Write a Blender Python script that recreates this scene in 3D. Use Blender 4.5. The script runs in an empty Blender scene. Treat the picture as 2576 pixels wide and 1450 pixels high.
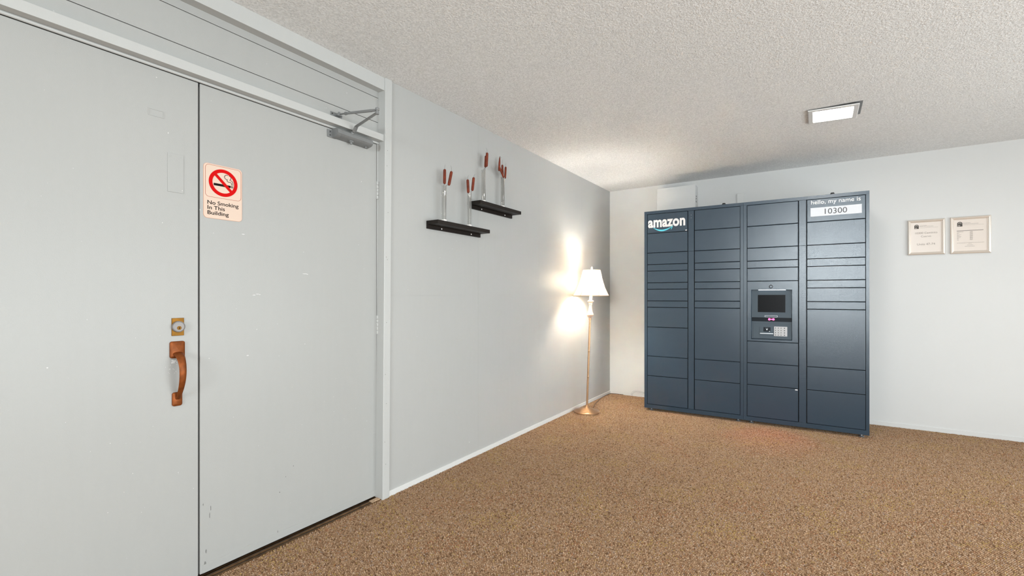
import bpy, bmesh, math, random
import numpy as np
from mathutils import Vector, Matrix

random.seed(7)
rng = np.random.default_rng(11)
scene = bpy.context.scene
COL = scene.collection
R = math.radians
PI = math.pi

# ------------------------------------------------------------------ camera
CAM = (2.106, 0.0, 1.172)
cam_data = bpy.data.cameras.new('camera')
cam_data.sensor_width = 36.0
cam_data.lens = 36.0 * 1179.0 / 2576.0
cam_data.shift_y = 21.0 / 2576.0
cam_data.clip_start = 0.02
cam = bpy.data.objects.new('camera', cam_data)
COL.objects.link(cam)
cam.location = CAM
cam.rotation_euler = (R(90), 0, R(33.1))
scene.camera = cam

# ------------------------------------------------------------------ world, daylight, exposure
world = bpy.data.worlds.new('sky')
scene.world = world
world.use_nodes = True
world.node_tree.nodes['Background'].inputs[0].default_value = (0.80, 0.90, 1.0, 1)
world.node_tree.nodes['Background'].inputs[1].default_value = 1.0

FILL_W = 290.0          # fill light behind the window added in the right wall
CEIL_E = 70.0          # emission of each ceiling light diffuser
BULB_E = 800.0        # glowing bulb glass in the floor lamp
scene.view_settings.view_transform = 'Standard'
scene.view_settings.look = 'None'
scene.view_settings.exposure = 0.17
scene.view_settings.gamma = 1.0
scene.view_settings.use_curve_mapping = False
scene.cycles.sample_clamp_indirect = 0.0     # keep the light that passes through the lamp shade

# room: left wall x = 0, back wall y = 5.40, ceiling z = 2.44
XR, YB, YF, ZC = 5.40, 5.40, -5.2, 2.44
FILL_WIN = (-2.4, 4.5, 0.03, 1.85)     # unseen wide glazing added in the right wall as a light source
FILL_WIN2 = (2.00, 3.75, 1.45, 2.38)    # unseen high window added in the rear wall to brighten lockers and back wall
l2 = bpy.data.lights.new('hall_fill_light', 'AREA')  # added area light, set outside the unseen rear window
l2.shape = 'RECTANGLE'
l2.size = FILL_WIN2[1] - FILL_WIN2[0]
l2.size_y = FILL_WIN2[3] - FILL_WIN2[2]
l2.energy = 290.0
l2.color = (0.92, 0.97, 1.0)
l2o = bpy.data.objects.new('hall_fill_light', l2)
COL.objects.link(l2o)
l2o.location = ((FILL_WIN2[0] + FILL_WIN2[1]) / 2, YF - 0.16, (FILL_WIN2[2] + FILL_WIN2[3]) / 2)
l2o.rotation_euler = (R(90), 0, 0)   # shines towards +y, down the hall
ld = bpy.data.lights.new('side_fill_light', 'AREA')  # added area light, set outside the unseen side window
ld.shape = 'RECTANGLE'
ld.size = FILL_WIN[1] - FILL_WIN[0]
ld.size_y = FILL_WIN[3] - FILL_WIN[2]
ld.energy = FILL_W
ld.color = (0.955, 0.985, 1.0)
lo = bpy.data.objects.new('side_fill_light', ld)
COL.objects.link(lo)
lo.location = (XR + 0.16, (FILL_WIN[0] + FILL_WIN[1]) / 2, (FILL_WIN[2] + FILL_WIN[3]) / 2)
lo.rotation_euler = (R(90), 0, R(90))     # shines towards -x, into the room


# ------------------------------------------------------------------ materials
def srgb(r, g, b):
    def f(c):
        c /= 255.0
        return c / 12.92 if c <= 0.04045 else ((c + 0.055) / 1.055) ** 2.4
    return (f(r), f(g), f(b), 1.0)


def new_mat(name):
    m = bpy.data.materials.new(name)
    m.use_nodes = True
    return m, m.node_tree.nodes, m.node_tree.links, m.node_tree.nodes['Principled BSDF']


def mat(name, col, rough=0.5, metal=0.0, noise=None, bump=None, spec=None, coat=0.0):
    """noise=(scale, amount) varies the colour; bump=(scale, strength, distance)."""
    m, n, l, b = new_mat(name)
    b.inputs['Base Color'].default_value = col
    b.inputs['Roughness'].default_value = rough
    b.inputs['Metallic'].default_value = metal
    if spec is not None:
        b.inputs['Specular IOR Level'].default_value = spec
    b.inputs['Coat Weight'].default_value = coat
    if noise or bump:
        tc = n.new('ShaderNodeTexCoord')
    if noise:
        t = n.new('ShaderNodeTexNoise')
        t.inputs['Scale'].default_value = noise[0]
        t.inputs['Detail'].default_value = 4
        l.new(tc.outputs['Object'], t.inputs['Vector'])
        r = n.new('ShaderNodeValToRGB')
        a = noise[1]
        r.color_ramp.elements[0].position = 0.3
        r.color_ramp.elements[1].position = 0.7
        r.color_ramp.elements[0].color = tuple(c * (1 - a) for c in col[:3]) + (1,)
        r.color_ramp.elements[1].color = tuple(min(1, c * (1 + a)) for c in col[:3]) + (1,)
        l.new(t.outputs['Fac'], r.inputs['Fac'])
        l.new(r.outputs['Color'], b.inputs['Base Color'])
    if bump:
        t2 = n.new('ShaderNodeTexNoise')
        t2.inputs['Scale'].default_value = bump[0]
        t2.inputs['Detail'].default_value = 3
        l.new(tc.outputs['Object'], t2.inputs['Vector'])
        bp = n.new('ShaderNodeBump')
        bp.inputs['Strength'].default_value = bump[1]
        bp.inputs['Distance'].default_value = bump[2]
        l.new(t2.outputs['Fac'], bp.inputs['Height'])
        l.new(bp.outputs['Normal'], b.inputs['Normal'])
    return m


def paint_mat(name, col, rough, flecks=True):
    """brushed and rolled wall paint: faint streaks, orange peel, a few pale chips"""
    m, n, l, b = new_mat(name)
    b.inputs['Roughness'].default_value = rough
    b.inputs['Specular IOR Level'].default_value = 0.35
    tc = n.new('ShaderNodeTexCoord')
    mp = n.new('ShaderNodeMapping')
    mp.inputs['Scale'].default_value = (1, 1, 0.12)
    l.new(tc.outputs['Object'], mp.inputs['Vector'])
    t = n.new('ShaderNodeTexNoise')
    t.inputs['Scale'].default_value = 38
    t.inputs['Detail'].default_value = 5
    l.new(mp.outputs['Vector'], t.inputs['Vector'])
    t0 = n.new('ShaderNodeTexNoise')
    t0.inputs['Scale'].default_value = 2.2
    l.new(tc.outputs['Object'], t0.inputs['Vector'])
    ad = n.new('ShaderNodeMath'); ad.operation = 'ADD'
    l.new(t.outputs['Fac'], ad.inputs[0]); l.new(t0.outputs['Fac'], ad.inputs[1])
    hl = n.new('ShaderNodeMath'); hl.operation = 'MULTIPLY'; hl.inputs[1].default_value = 0.5
    l.new(ad.outputs[0], hl.inputs[0])
    r = n.new('ShaderNodeValToRGB')
    r.color_ramp.elements[0].position = 0.3
    r.color_ramp.elements[1].position = 0.7
    r.color_ramp.elements[0].color = tuple(c * 0.985 for c in col[:3]) + (1,)
    r.color_ramp.elements[1].color = tuple(min(1, c * 1.012) for c in col[:3]) + (1,)
    l.new(hl.outputs[0], r.inputs['Fac'])
    last = r.outputs['Color']
    if flecks:
        v = n.new('ShaderNodeTexNoise')
        v.inputs['Scale'].default_value = 55
        v.inputs['Detail'].default_value = 2
        l.new(tc.outputs['Object'], v.inputs['Vector'])
        r2 = n.new('ShaderNodeValToRGB')
        r2.color_ramp.elements[0].position = 0.765
        r2.color_ramp.elements[1].position = 0.785
        l.new(v.outputs['Fac'], r2.inputs['Fac'])
        mx = n.new('ShaderNodeMixRGB')
        mx.inputs['Color2'].default_value = (0.62, 0.62, 0.60, 1)
        l.new(r2.outputs['Color'], mx.inputs['Fac'])
        l.new(last, mx.inputs['Color1'])
        last = mx.outputs['Color']
    l.new(last, b.inputs['Base Color'])
    t2 = n.new('ShaderNodeTexNoise')
    t2.inputs['Scale'].default_value = 260
    t2.inputs['Detail'].default_value = 2
    l.new(tc.outputs['Object'], t2.inputs['Vector'])
    bp = n.new('ShaderNodeBump')
    bp.inputs['Strength'].default_value = 0.22
    bp.inputs['Distance'].default_value = 0.0012
    l.new(t2.outputs['Fac'], bp.inputs['Height'])
    l.new(bp.outputs['Normal'], b.inputs['Normal'])
    return m


def popcorn_mat():
    m, n, l, b = new_mat('popcorn_ceiling')
    b.inputs['Roughness'].default_value = 0.95
    b.inputs['Specular IOR Level'].default_value = 0.1
    tc = n.new('ShaderNodeTexCoord')
    v = n.new('ShaderNodeTexNoise')
    v.inputs['Scale'].default_value = 115
    v.inputs['Detail'].default_value = 3
    v.inputs['Roughness'].default_value = 0.65
    l.new(tc.outputs['Object'], v.inputs['Vector'])
    r = n.new('ShaderNodeValToRGB')
    r.color_ramp.elements[0].position = 0.34
    r.color_ramp.elements[1].position = 0.66
    r.color_ramp.elements[0].color = (0.74, 0.74, 0.735, 1)
    r.color_ramp.elements[1].color = (0.97, 0.97, 0.965, 1)
    l.new(v.outputs['Fac'], r.inputs['Fac'])
    l.new(r.outputs['Color'], b.inputs['Base Color'])
    bp = n.new('ShaderNodeBump')
    bp.inputs['Strength'].default_value = 0.9
    bp.inputs['Distance'].default_value = 0.006
    l.new(v.outputs['Fac'], bp.inputs['Height'])
    l.new(bp.outputs['Normal'], b.inputs['Normal'])
    return m


def carpet_mat(name, attr):
    m, n, l, b = new_mat(name)
    b.inputs['Roughness'].default_value = 0.95
    b.inputs['Specular IOR Level'].default_value = 0.08
    b.inputs['Sheen Weight'].default_value = 0.06
    b.inputs['Sheen Roughness'].default_value = 0.4
    if attr:
        a = n.new('ShaderNodeAttribute')
        a.attribute_name = 'yarn'
        l.new(a.outputs['Color'], b.inputs['Base Color'])
    else:
        tc = n.new('ShaderNodeTexCoord')
        v = n.new('ShaderNodeTexVoronoi')
        v.inputs['Scale'].default_value = 95
        l.new(tc.outputs['Object'], v.inputs['Vector'])
        r = n.new('ShaderNodeValToRGB')
        e = r.color_ramp.elements
        e[0].position = 0.0; e[0].color = (0.16, 0.092, 0.049, 1)
        e[1].position = 1.0; e[1].color = (0.45, 0.30, 0.185, 1)
        x = e.new(0.4); x.color = (0.325, 0.20, 0.115, 1)
        l.new(v.outputs['Color'], r.inputs['Fac'])
        l.new(r.outputs['Color'], b.inputs['Base Color'])
        bp = n.new('ShaderNodeBump')
        bp.inputs['Strength'].default_value = 0.7
        bp.inputs['Distance'].default_value = 0.006
        bp.invert = True
        l.new(v.outputs['Distance'], bp.inputs['Height'])
        l.new(bp.outputs['Normal'], b.inputs['Normal'])
    return m


def powder_mat():
    """slate powder coat with a fine sparkle in its highlights"""
    m, n, l, b = new_mat('slate_powder_coat')
    b.inputs['Base Color'].default_value = (0.029, 0.053, 0.080, 1)
    b.inputs['Roughness'].default_value = 0.19
    b.inputs['Specular IOR Level'].default_value = 0.8
    tc = n.new('ShaderNodeTexCoord')
    t = n.new('ShaderNodeTexNoise')
    t.inputs['Scale'].default_value = 400
    t.inputs['Detail'].default_value = 1
    l.new(tc.outputs['Object'], t.inputs['Vector'])
    bp = n.new('ShaderNodeBump')
    bp.inputs['Strength'].default_value = 0.5
    bp.inputs['Distance'].default_value = 0.0008
    l.new(t.outputs['Fac'], bp.inputs['Height'])
    l.new(bp.outputs['Normal'], b.inputs['Normal'])
    return m


def emit_mat(name, col, strength):
    m = bpy.data.materials.new(name)
    m.use_nodes = True
    n, l = m.node_tree.nodes, m.node_tree.links
    n.clear()
    e = n.new('ShaderNodeEmission')
    e.inputs[0].default_value = col
    e.inputs[1].default_value = strength
    o = n.new('ShaderNodeOutputMaterial')
    l.new(e.outputs[0], o.inputs[0])
    return m


def glass_mat(name, tint=(0.97, 0.97, 0.96, 1)):
    """thin clear glass: lets light through, mirrors a little at the rim"""
    m = bpy.data.materials.new(name)
    m.use_nodes = True
    n, l = m.node_tree.nodes, m.node_tree.links
    n.clear()
    tr = n.new('ShaderNodeBsdfTransparent')
    tr.inputs[0].default_value = tint
    gl = n.new('ShaderNodeBsdfGlossy')
    gl.inputs['Roughness'].default_value = 0.03
    fr = n.new('ShaderNodeLayerWeight')
    fr.inputs['Blend'].default_value = 0.42
    mx = n.new('ShaderNodeMixShader')
    o = n.new('ShaderNodeOutputMaterial')
    l.new(fr.outputs['Facing'], mx.inputs[0])
    l.new(tr.outputs[0], mx.inputs[1])
    l.new(gl.outputs[0], mx.inputs[2])
    l.new(mx.outputs[0], o.inputs[0])
    return m


def shade_mat():
    m = bpy.data.materials.new('lamp_shade_fabric')
    m.use_nodes = True
    n, l = m.node_tree.nodes, m.node_tree.links
    n.clear()
    d = n.new('ShaderNodeBsdfDiffuse')
    d.inputs[0].default_value = (0.84, 0.76, 0.62, 1)
    t = n.new('ShaderNodeBsdfTranslucent')
    t.inputs[0].default_value = (0.95, 0.85, 0.68, 1)
    mx = n.new('ShaderNodeMixShader')
    mx.inputs[0].default_value = 0.11
    o = n.new('ShaderNodeOutputMaterial')
    l.new(d.outputs[0], mx.inputs[1])
    l.new(t.outputs[0], mx.inputs[2])
    l.new(mx.outputs[0], o.inputs[0])
    return m


M = {
    'wall_grey': paint_mat('grey_wall_paint', (0.430, 0.430, 0.419, 1), 0.38),
    'wall_white': mat('white_wall_paint', (0.70, 0.70, 0.692, 1), 0.65, noise=(1.5, 0.012), bump=(180, 0.12, 0.001)),
    'door': paint_mat('grey_door_paint', (0.400, 0.400, 0.388, 1), 0.36),
    'trim': paint_mat('grey_trim_paint', (0.50, 0.502, 0.49, 1), 0.4, False),
    'base': mat('white_baseboard_paint', (0.66, 0.66, 0.65, 1), 0.45),
    'ceiling': popcorn_mat(),
    'carpet': carpet_mat('carpet_backing', False),
    'loops': carpet_mat('carpet_yarn', True),
    'dark': mat('dark_gap', (0.03, 0.03, 0.03, 1), 0.8),
    'bronze': mat('bronze_threshold', srgb(92, 70, 48), 0.35, 0.9, noise=(30, 0.45)),
    'wood_raw': mat('worn_bare_wood', srgb(190, 160, 130), 0.7, noise=(60, 0.3)),
    'closer': mat('painted_grey_metal', (0.23, 0.235, 0.235, 1), 0.42, 0.25, noise=(25, 0.06)),
    'screw': mat('dark_screw', (0.08, 0.08, 0.08, 1), 0.4, 0.8),
    'copper': mat('worn_bronze_handle', srgb(132, 70, 28), 0.48, 0.6, noise=(45, 0.28), bump=(120, 0.1, 0.001)),
    'brass': mat('aged_brass', srgb(124, 84, 22), 0.45, 0.7, noise=(40, 0.25)),
    'chrome': mat('satin_chrome', (0.30, 0.285, 0.28, 1), 0.55, 0.5),
    'sign': mat('sign_cream_plastic', (0.70, 0.545, 0.445, 1), 0.6, spec=0.15),
    'sign_edge': mat('sign_salmon_edge', (0.66, 0.41, 0.31, 1), 0.6, spec=0.15),
    'red': mat('sign_red', (0.58, 0.002, 0.002, 1), 0.6, spec=0.1),
    'red_line': mat('sign_red_line', (0.40, 0.085, 0.045, 1), 0.6, spec=0.1),
    'black': mat('print_black', (0.012, 0.007, 0.007, 1), 0.7, spec=0.1),
    'chip': mat('chipped_paint', (0.66, 0.66, 0.65, 1), 0.8),
    'scuff': mat('dark_scuff', (0.20, 0.20, 0.19, 1), 0.8),
    'espresso': mat('espresso_shelf_veneer', (0.012, 0.008, 0.006, 1), 0.5, noise=(30, 0.3), spec=0.25),
    'cap': mat('white_plastic_cap', (0.8, 0.8, 0.78, 1), 0.4),
    'glass': glass_mat('clear_glass'),
    'glass_foot': mat('frosted_glass_foot', (0.86, 0.82, 0.78, 1), 0.2, coat=0.5),
    'cattail': mat('rust_cattail_velvet', (0.17, 0.026, 0.007, 1), 0.8, noise=(25, 0.4), bump=(600, 0.4, 0.001)),
    'stem': mat('dark_wire_stem', (0.09, 0.08, 0.07, 1), 0.5, 0.4),
    'gold': mat('satin_gold_lamp', srgb(186, 150, 116), 0.34, 0.8, noise=(40, 0.05)),
    'ivory': mat('antique_ivory_lamp', srgb(206, 178, 158), 0.45, noise=(30, 0.08)),
    'shade': shade_mat(),
    'shade_trim': mat('shade_piping', srgb(190, 152, 98), 0.8),
    'cord': mat('brown_lamp_cord', srgb(70, 48, 30), 0.5),
    'locker': powder_mat(),
    'locker_in': mat('locker_shadow_gap', (0.008, 0.010, 0.013, 1), 0.7),
    'white_print': mat('white_vinyl_print', (0.86, 0.85, 0.85, 1), 0.5),
    'teal': mat('teal_vinyl_print', srgb(92, 212, 230), 0.5),
    'plate_white': mat('white_name_plate', (0.66, 0.68, 0.72, 1), 0.7, spec=0.15),
    'grey_print': mat('grey_print', (0.09, 0.093, 0.10, 1), 0.7, spec=0.1),
    'steel': mat('brushed_steel', (0.45, 0.46, 0.48, 1), 0.4, 0.8),
    'screen': mat('black_screen_glass', (0.004, 0.004, 0.005, 1), 0.3, spec=0.08),
    'kiosk_dark': mat('dark_scanner_window', (0.010, 0.014, 0.020, 1), 0.4, spec=0.15),
    'keys': mat('brushed_key_metal', (0.52, 0.52, 0.53, 1), 0.6, 0.3),
    'kiosk': mat('matte_slate_kiosk', (0.045, 0.068, 0.090, 1), 0.5),
    'lens': mat('camera_lens', (0.004, 0.004, 0.005, 1), 0.08),
    'led': emit_mat('red_led', (1.0, 0.09, 0.24, 1), 4.0),
    'white_led': emit_mat('white_led_strip', (0.86, 0.94, 1.0, 1), 3.0),
    'silver_frame': mat('champagne_silver_frame', srgb(226, 216, 206), 0.3, 0.6),
    'paper': mat('cream_plaque_paper', srgb(226, 214, 204), 0.3, coat=0.3),
    'ink': mat('faded_grey_ink', srgb(146, 136, 128), 0.6),
    'ink_dark': mat('dark_emblem_ink', srgb(72, 66, 60), 0.6),
    'panel': mat('white_enamel_panel', (0.70, 0.70, 0.69, 1), 0.5),
    'label_black': mat('black_sticker', (0.02, 0.02, 0.02, 1), 0.5),
    'cable': mat('white_cable', (0.55, 0.55, 0.55, 1), 0.5),
    'fixture': mat('white_fixture_flange', (0.78, 0.78, 0.77, 1), 0.45),
    'diffuser': emit_mat('lit_diffuser', (1.0, 0.965, 0.91, 1), CEIL_E),
    'fixture_rim': mat('inner_fixture_rim', (0.85, 0.85, 0.84, 1), 0.4),
    'fill_win_frame': mat('white_added_window_frame', (0.75, 0.75, 0.75, 1), 0.4),
    'pane': glass_mat('added_window_pane', (0.95, 0.97, 0.97, 1)),
}


# ------------------------------------------------------------------ mesh builder
class MB:
    def __init__(self):
        self.v, self.f = [], []

    def add(self, vs, fs):
        o = len(self.v)
        self.v += [tuple(map(float, p)) for p in vs]
        self.f += [tuple(i + o for i in q) for q in fs]
        return self

    def box(self, x0, x1, y0, y1, z0, z1, bev=0.0):
        bm = bmesh.new()
        bmesh.ops.create_cube(bm, size=1.0)
        for v in bm.verts:
            v.co = ((x0 + x1) / 2 + v.co.x * (x1 - x0), (y0 + y1) / 2 + v.co.y * (y1 - y0),
                    (z0 + z1) / 2 + v.co.z * (z1 - z0))
        if bev > 0:
            bmesh.ops.bevel(bm, geom=list(bm.edges), offset=bev, segments=2, profile=0.5, affect='EDGES')
        return self.bm(bm)

    def bm(self, bm):
        bm.verts.index_update()
        self.add([v.co[:] for v in bm.verts], [[v.index for v in f.verts] for f in bm.faces])
        bm.free()
        return self

    def lathe(self, prof, c=(0, 0, 0), n=32, axis='z'):
        """prof: (radius, height) pairs"""
        vs, fs = [], []
        for r, h in prof:
            for k in range(n):
                a = 2 * PI * k / n
                p = (r * math.cos(a), r * math.sin(a), h)
                if axis == 'x':
                    p = (h, r * math.cos(a), r * math.sin(a))
                elif axis == 'y':
                    p = (r * math.cos(a), h, r * math.sin(a))
                vs.append((p[0] + c[0], p[1] + c[1], p[2] + c[2]))
        for i in range(len(prof) - 1):
            for k in range(n):
                a, b = i * n + k, i * n + (k + 1) % n
                fs.append((a, b, b + n, a + n))
        if prof[0][0] > 1e-6:
            fs.append(tuple(reversed(range(n))))
        if prof[-1][0] > 1e-6:
            fs.append(tuple(range((len(prof) - 1) * n, len(prof) * n)))
        return self.add(vs, fs)

    def tube(self, pts, rad, n=8, flat=None):
        """round tube along points; rad a number or list; flat=(sx, sy) squashes the section"""
        P = [Vector(p) for p in pts]
        if not isinstance(rad, (list, tuple)):
            rad = [rad] * len(P)
        vs, fs = [], []
        up = Vector((0, 0, 1))
        prev = None
        for i, p in enumerate(P):
            t = (P[min(i + 1, len(P) - 1)] - P[max(i - 1, 0)]).normalized()
            if prev is None:
                ref = up if abs(t.dot(up)) < 0.95 else Vector((0, 1, 0))
                u = t.cross(ref).normalized()
            else:
                u = (prev - t * prev.dot(t)).normalized()
            w = t.cross(u)
            prev = u
            for k in range(n):
                a = 2 * PI * k / n
                ca, sa = math.cos(a), math.sin(a)
                if flat:
                    ca *= flat[0]; sa *= flat[1]
                vs.append(p + (u * ca + w * sa) * rad[i])
        for i in range(len(P) - 1):
            for k in range(n):
                a, b = i * n + k, i * n + (k + 1) % n
                fs.append((a, b, b + n, a + n))
        fs.append(tuple(reversed(range(n))))
        fs.append(tuple(range((len(P) - 1) * n, len(P) * n)))
        return self.add(vs, fs)

    def prism(self, poly, mapper, d0, d1):
        """2-D polygon extruded from depth d0 to d1; mapper(u, v, d) -> xyz"""
        n = len(poly)
        vs = [mapper(u, v, d0) for u, v in poly] + [mapper(u, v, d1) for u, v in poly]
        fs = [tuple(range(n)), tuple(reversed(range(n, 2 * n)))]
        fs += [(i, (i + 1) % n, n + (i + 1) % n, n + i) for i in range(n)]
        return self.add(vs, fs)

    def ring(self, outer, inner, mapper, d0, d1):
        """flat band between two outlines of equal length"""
        n = len(outer)
        vs = [mapper(u, v, d) for d in (d0, d1) for loop in (outer, inner) for u, v in loop]
        fs = []
        for i in range(n):
            j = (i + 1) % n
            fs += [(i, j, n + j, n + i), (2 * n + i, 3 * n + i, 3 * n + j, 2 * n + j),
                   (i, 2 * n + i, 2 * n + j, j), (n + i, n + j, 3 * n + j, 3 * n + i)]
        return self.add(vs, fs)

    def strip(self, pts, w, mapper, d0, d1):
        """ribbon of width w along a 2-D line, with depth"""
        L, Rr = [], []
        for i, p in enumerate(pts):
            a = pts[max(i - 1, 0)]; b = pts[min(i + 1, len(pts) - 1)]
            dx, dy = b[0] - a[0], b[1] - a[1]
            q = math.hypot(dx, dy) or 1
            ww = w[i] if isinstance(w, (list, tuple)) else w
            nx, ny = -dy / q * ww / 2, dx / q * ww / 2
            L.append((p[0] + nx, p[1] + ny)); Rr.append((p[0] - nx, p[1] - ny))
        return self.prism(L + Rr[::-1], mapper, d0, d1)


def world_loc(o):
    p = Vector((0, 0, 0))
    while o is not None:
        p += o.location
        o = o.parent
    return p


def obj(name, mb, m, parent=None, local=False, smooth=False, origin=None):
    """one mesh object; vertices are in world coordinates unless local"""
    me = bpy.data.meshes.new(name)
    off = Vector((0, 0, 0))
    if not local:
        off = world_loc(parent) if parent else Vector(origin or (0, 0, 0))
    me.from_pydata([(v[0] - off.x, v[1] - off.y, v[2] - off.z) for v in mb.v], [], mb.f)
    bm = bmesh.new(); bm.from_mesh(me)
    bmesh.ops.recalc_face_normals(bm, faces=bm.faces)
    bm.to_mesh(me); bm.free()
    me.materials.append(M[m] if isinstance(m, str) else m)
    if smooth:
        me.polygons.foreach_set('use_smooth', [True] * len(me.polygons))
        try:
            me.set_sharp_from_angle(angle=R(40))
        except Exception:
            pass
    o = bpy.data.objects.new(name, me)
    COL.objects.link(o)
    if parent:
        o.parent = parent
    elif origin:
        o.location = origin
    return o


def thing(name, loc, label, cat, group=None, rz=0.0):
    o = bpy.data.objects.new(name, None)
    o.empty_display_size = 0.1
    COL.objects.link(o)
    o.location = loc
    o.rotation_euler = (0, 0, rz)
    return tag(o, label, cat, group)


def tag(o, label, cat, group=None):
    o['label'] = label
    o['category'] = cat
    if group:
        o['group'] = group
    return o


def struct(o, label=None, cat=None):
    o['kind'] = 'structure'
    if label:
        o['label'] = label
        o['category'] = cat
    return o


def text_mb(body, mapper, x0, base, width=None, size=None, height=None, bold=0.0, spacing=1.0, d0=0.0, d1=0.0003):
    """lettering as thin print: left edge x0, baseline `base`, scaled to width (and height of the capitals)"""
    cu = bpy.data.curves.new('lettering', 'FONT')
    cu.body = body
    cu.size = 1.0
    cu.offset = bold
    cu.space_character = spacing
    cu.resolution_u = 4
    to = bpy.data.objects.new('lettering', cu)
    me = bpy.data.meshes.new_from_object(to)
    vs = [v.co[:] for v in me.vertices]
    fs = [tuple(p.vertices) for p in me.polygons]
    bpy.data.objects.remove(to); bpy.data.curves.remove(cu); bpy.data.meshes.remove(me)
    mnx = min(v[0] for v in vs); mxx = max(v[0] for v in vs); mxy = max(v[1] for v in vs)
    sx = width / (mxx - mnx) if width else size
    sy = height / mxy if height else sx
    mb = MB()
    mb.add([mapper(x0 + (v[0] - mnx) * sx, base + v[1] * sy, d1) for v in vs], fs)
    return mb


def rrect(u0, u1, v0, v1, r, n=6):
    pts = []
    for cx, cy, a0 in ((u1 - r, v1 - r, 0), (u0 + r, v1 - r, 90), (u0 + r, v0 + r, 180), (u1 - r, v0 + r, 270)):
        for k in range(n + 1):
            a = R(a0 + 90 * k / n)
            pts.append((cx + r * math.cos(a), cy + r * math.sin(a)))
    return pts


def rect(u0, u1, v0, v1):
    return [(u0, v0), (u1, v0), (u1, v1), (u0, v1)]


def on_x(x):          # left wall: u = y (to the right), v = z, depth towards the room
    return lambda u, v, d: (x + d, u, v)


def on_y(y):          # back wall: u = x (to the right), v = z, depth towards the room
    return lambda u, v, d: (u, y - d, v)


def circle(cx, cy, r, n=40):
    return [(cx + r * math.cos(2 * PI * k / n), cy + r * math.sin(2 * PI * k / n)) for k in range(n)]


# ================================================================== THE SETTING
DX = -0.047           # plane of the doors and of the planks above them
DY0, DGAP, DY1 = -0.012, 0.9215, 1.857
POST0, POST1 = 1.872, 1.924

fl = obj('floor', MB().box(-0.012, XR, YF, YB, -0.05, -0.0045), 'carpet')
struct(fl, 'brown flecked loop-pile carpet covering the whole floor', 'carpet')

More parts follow.
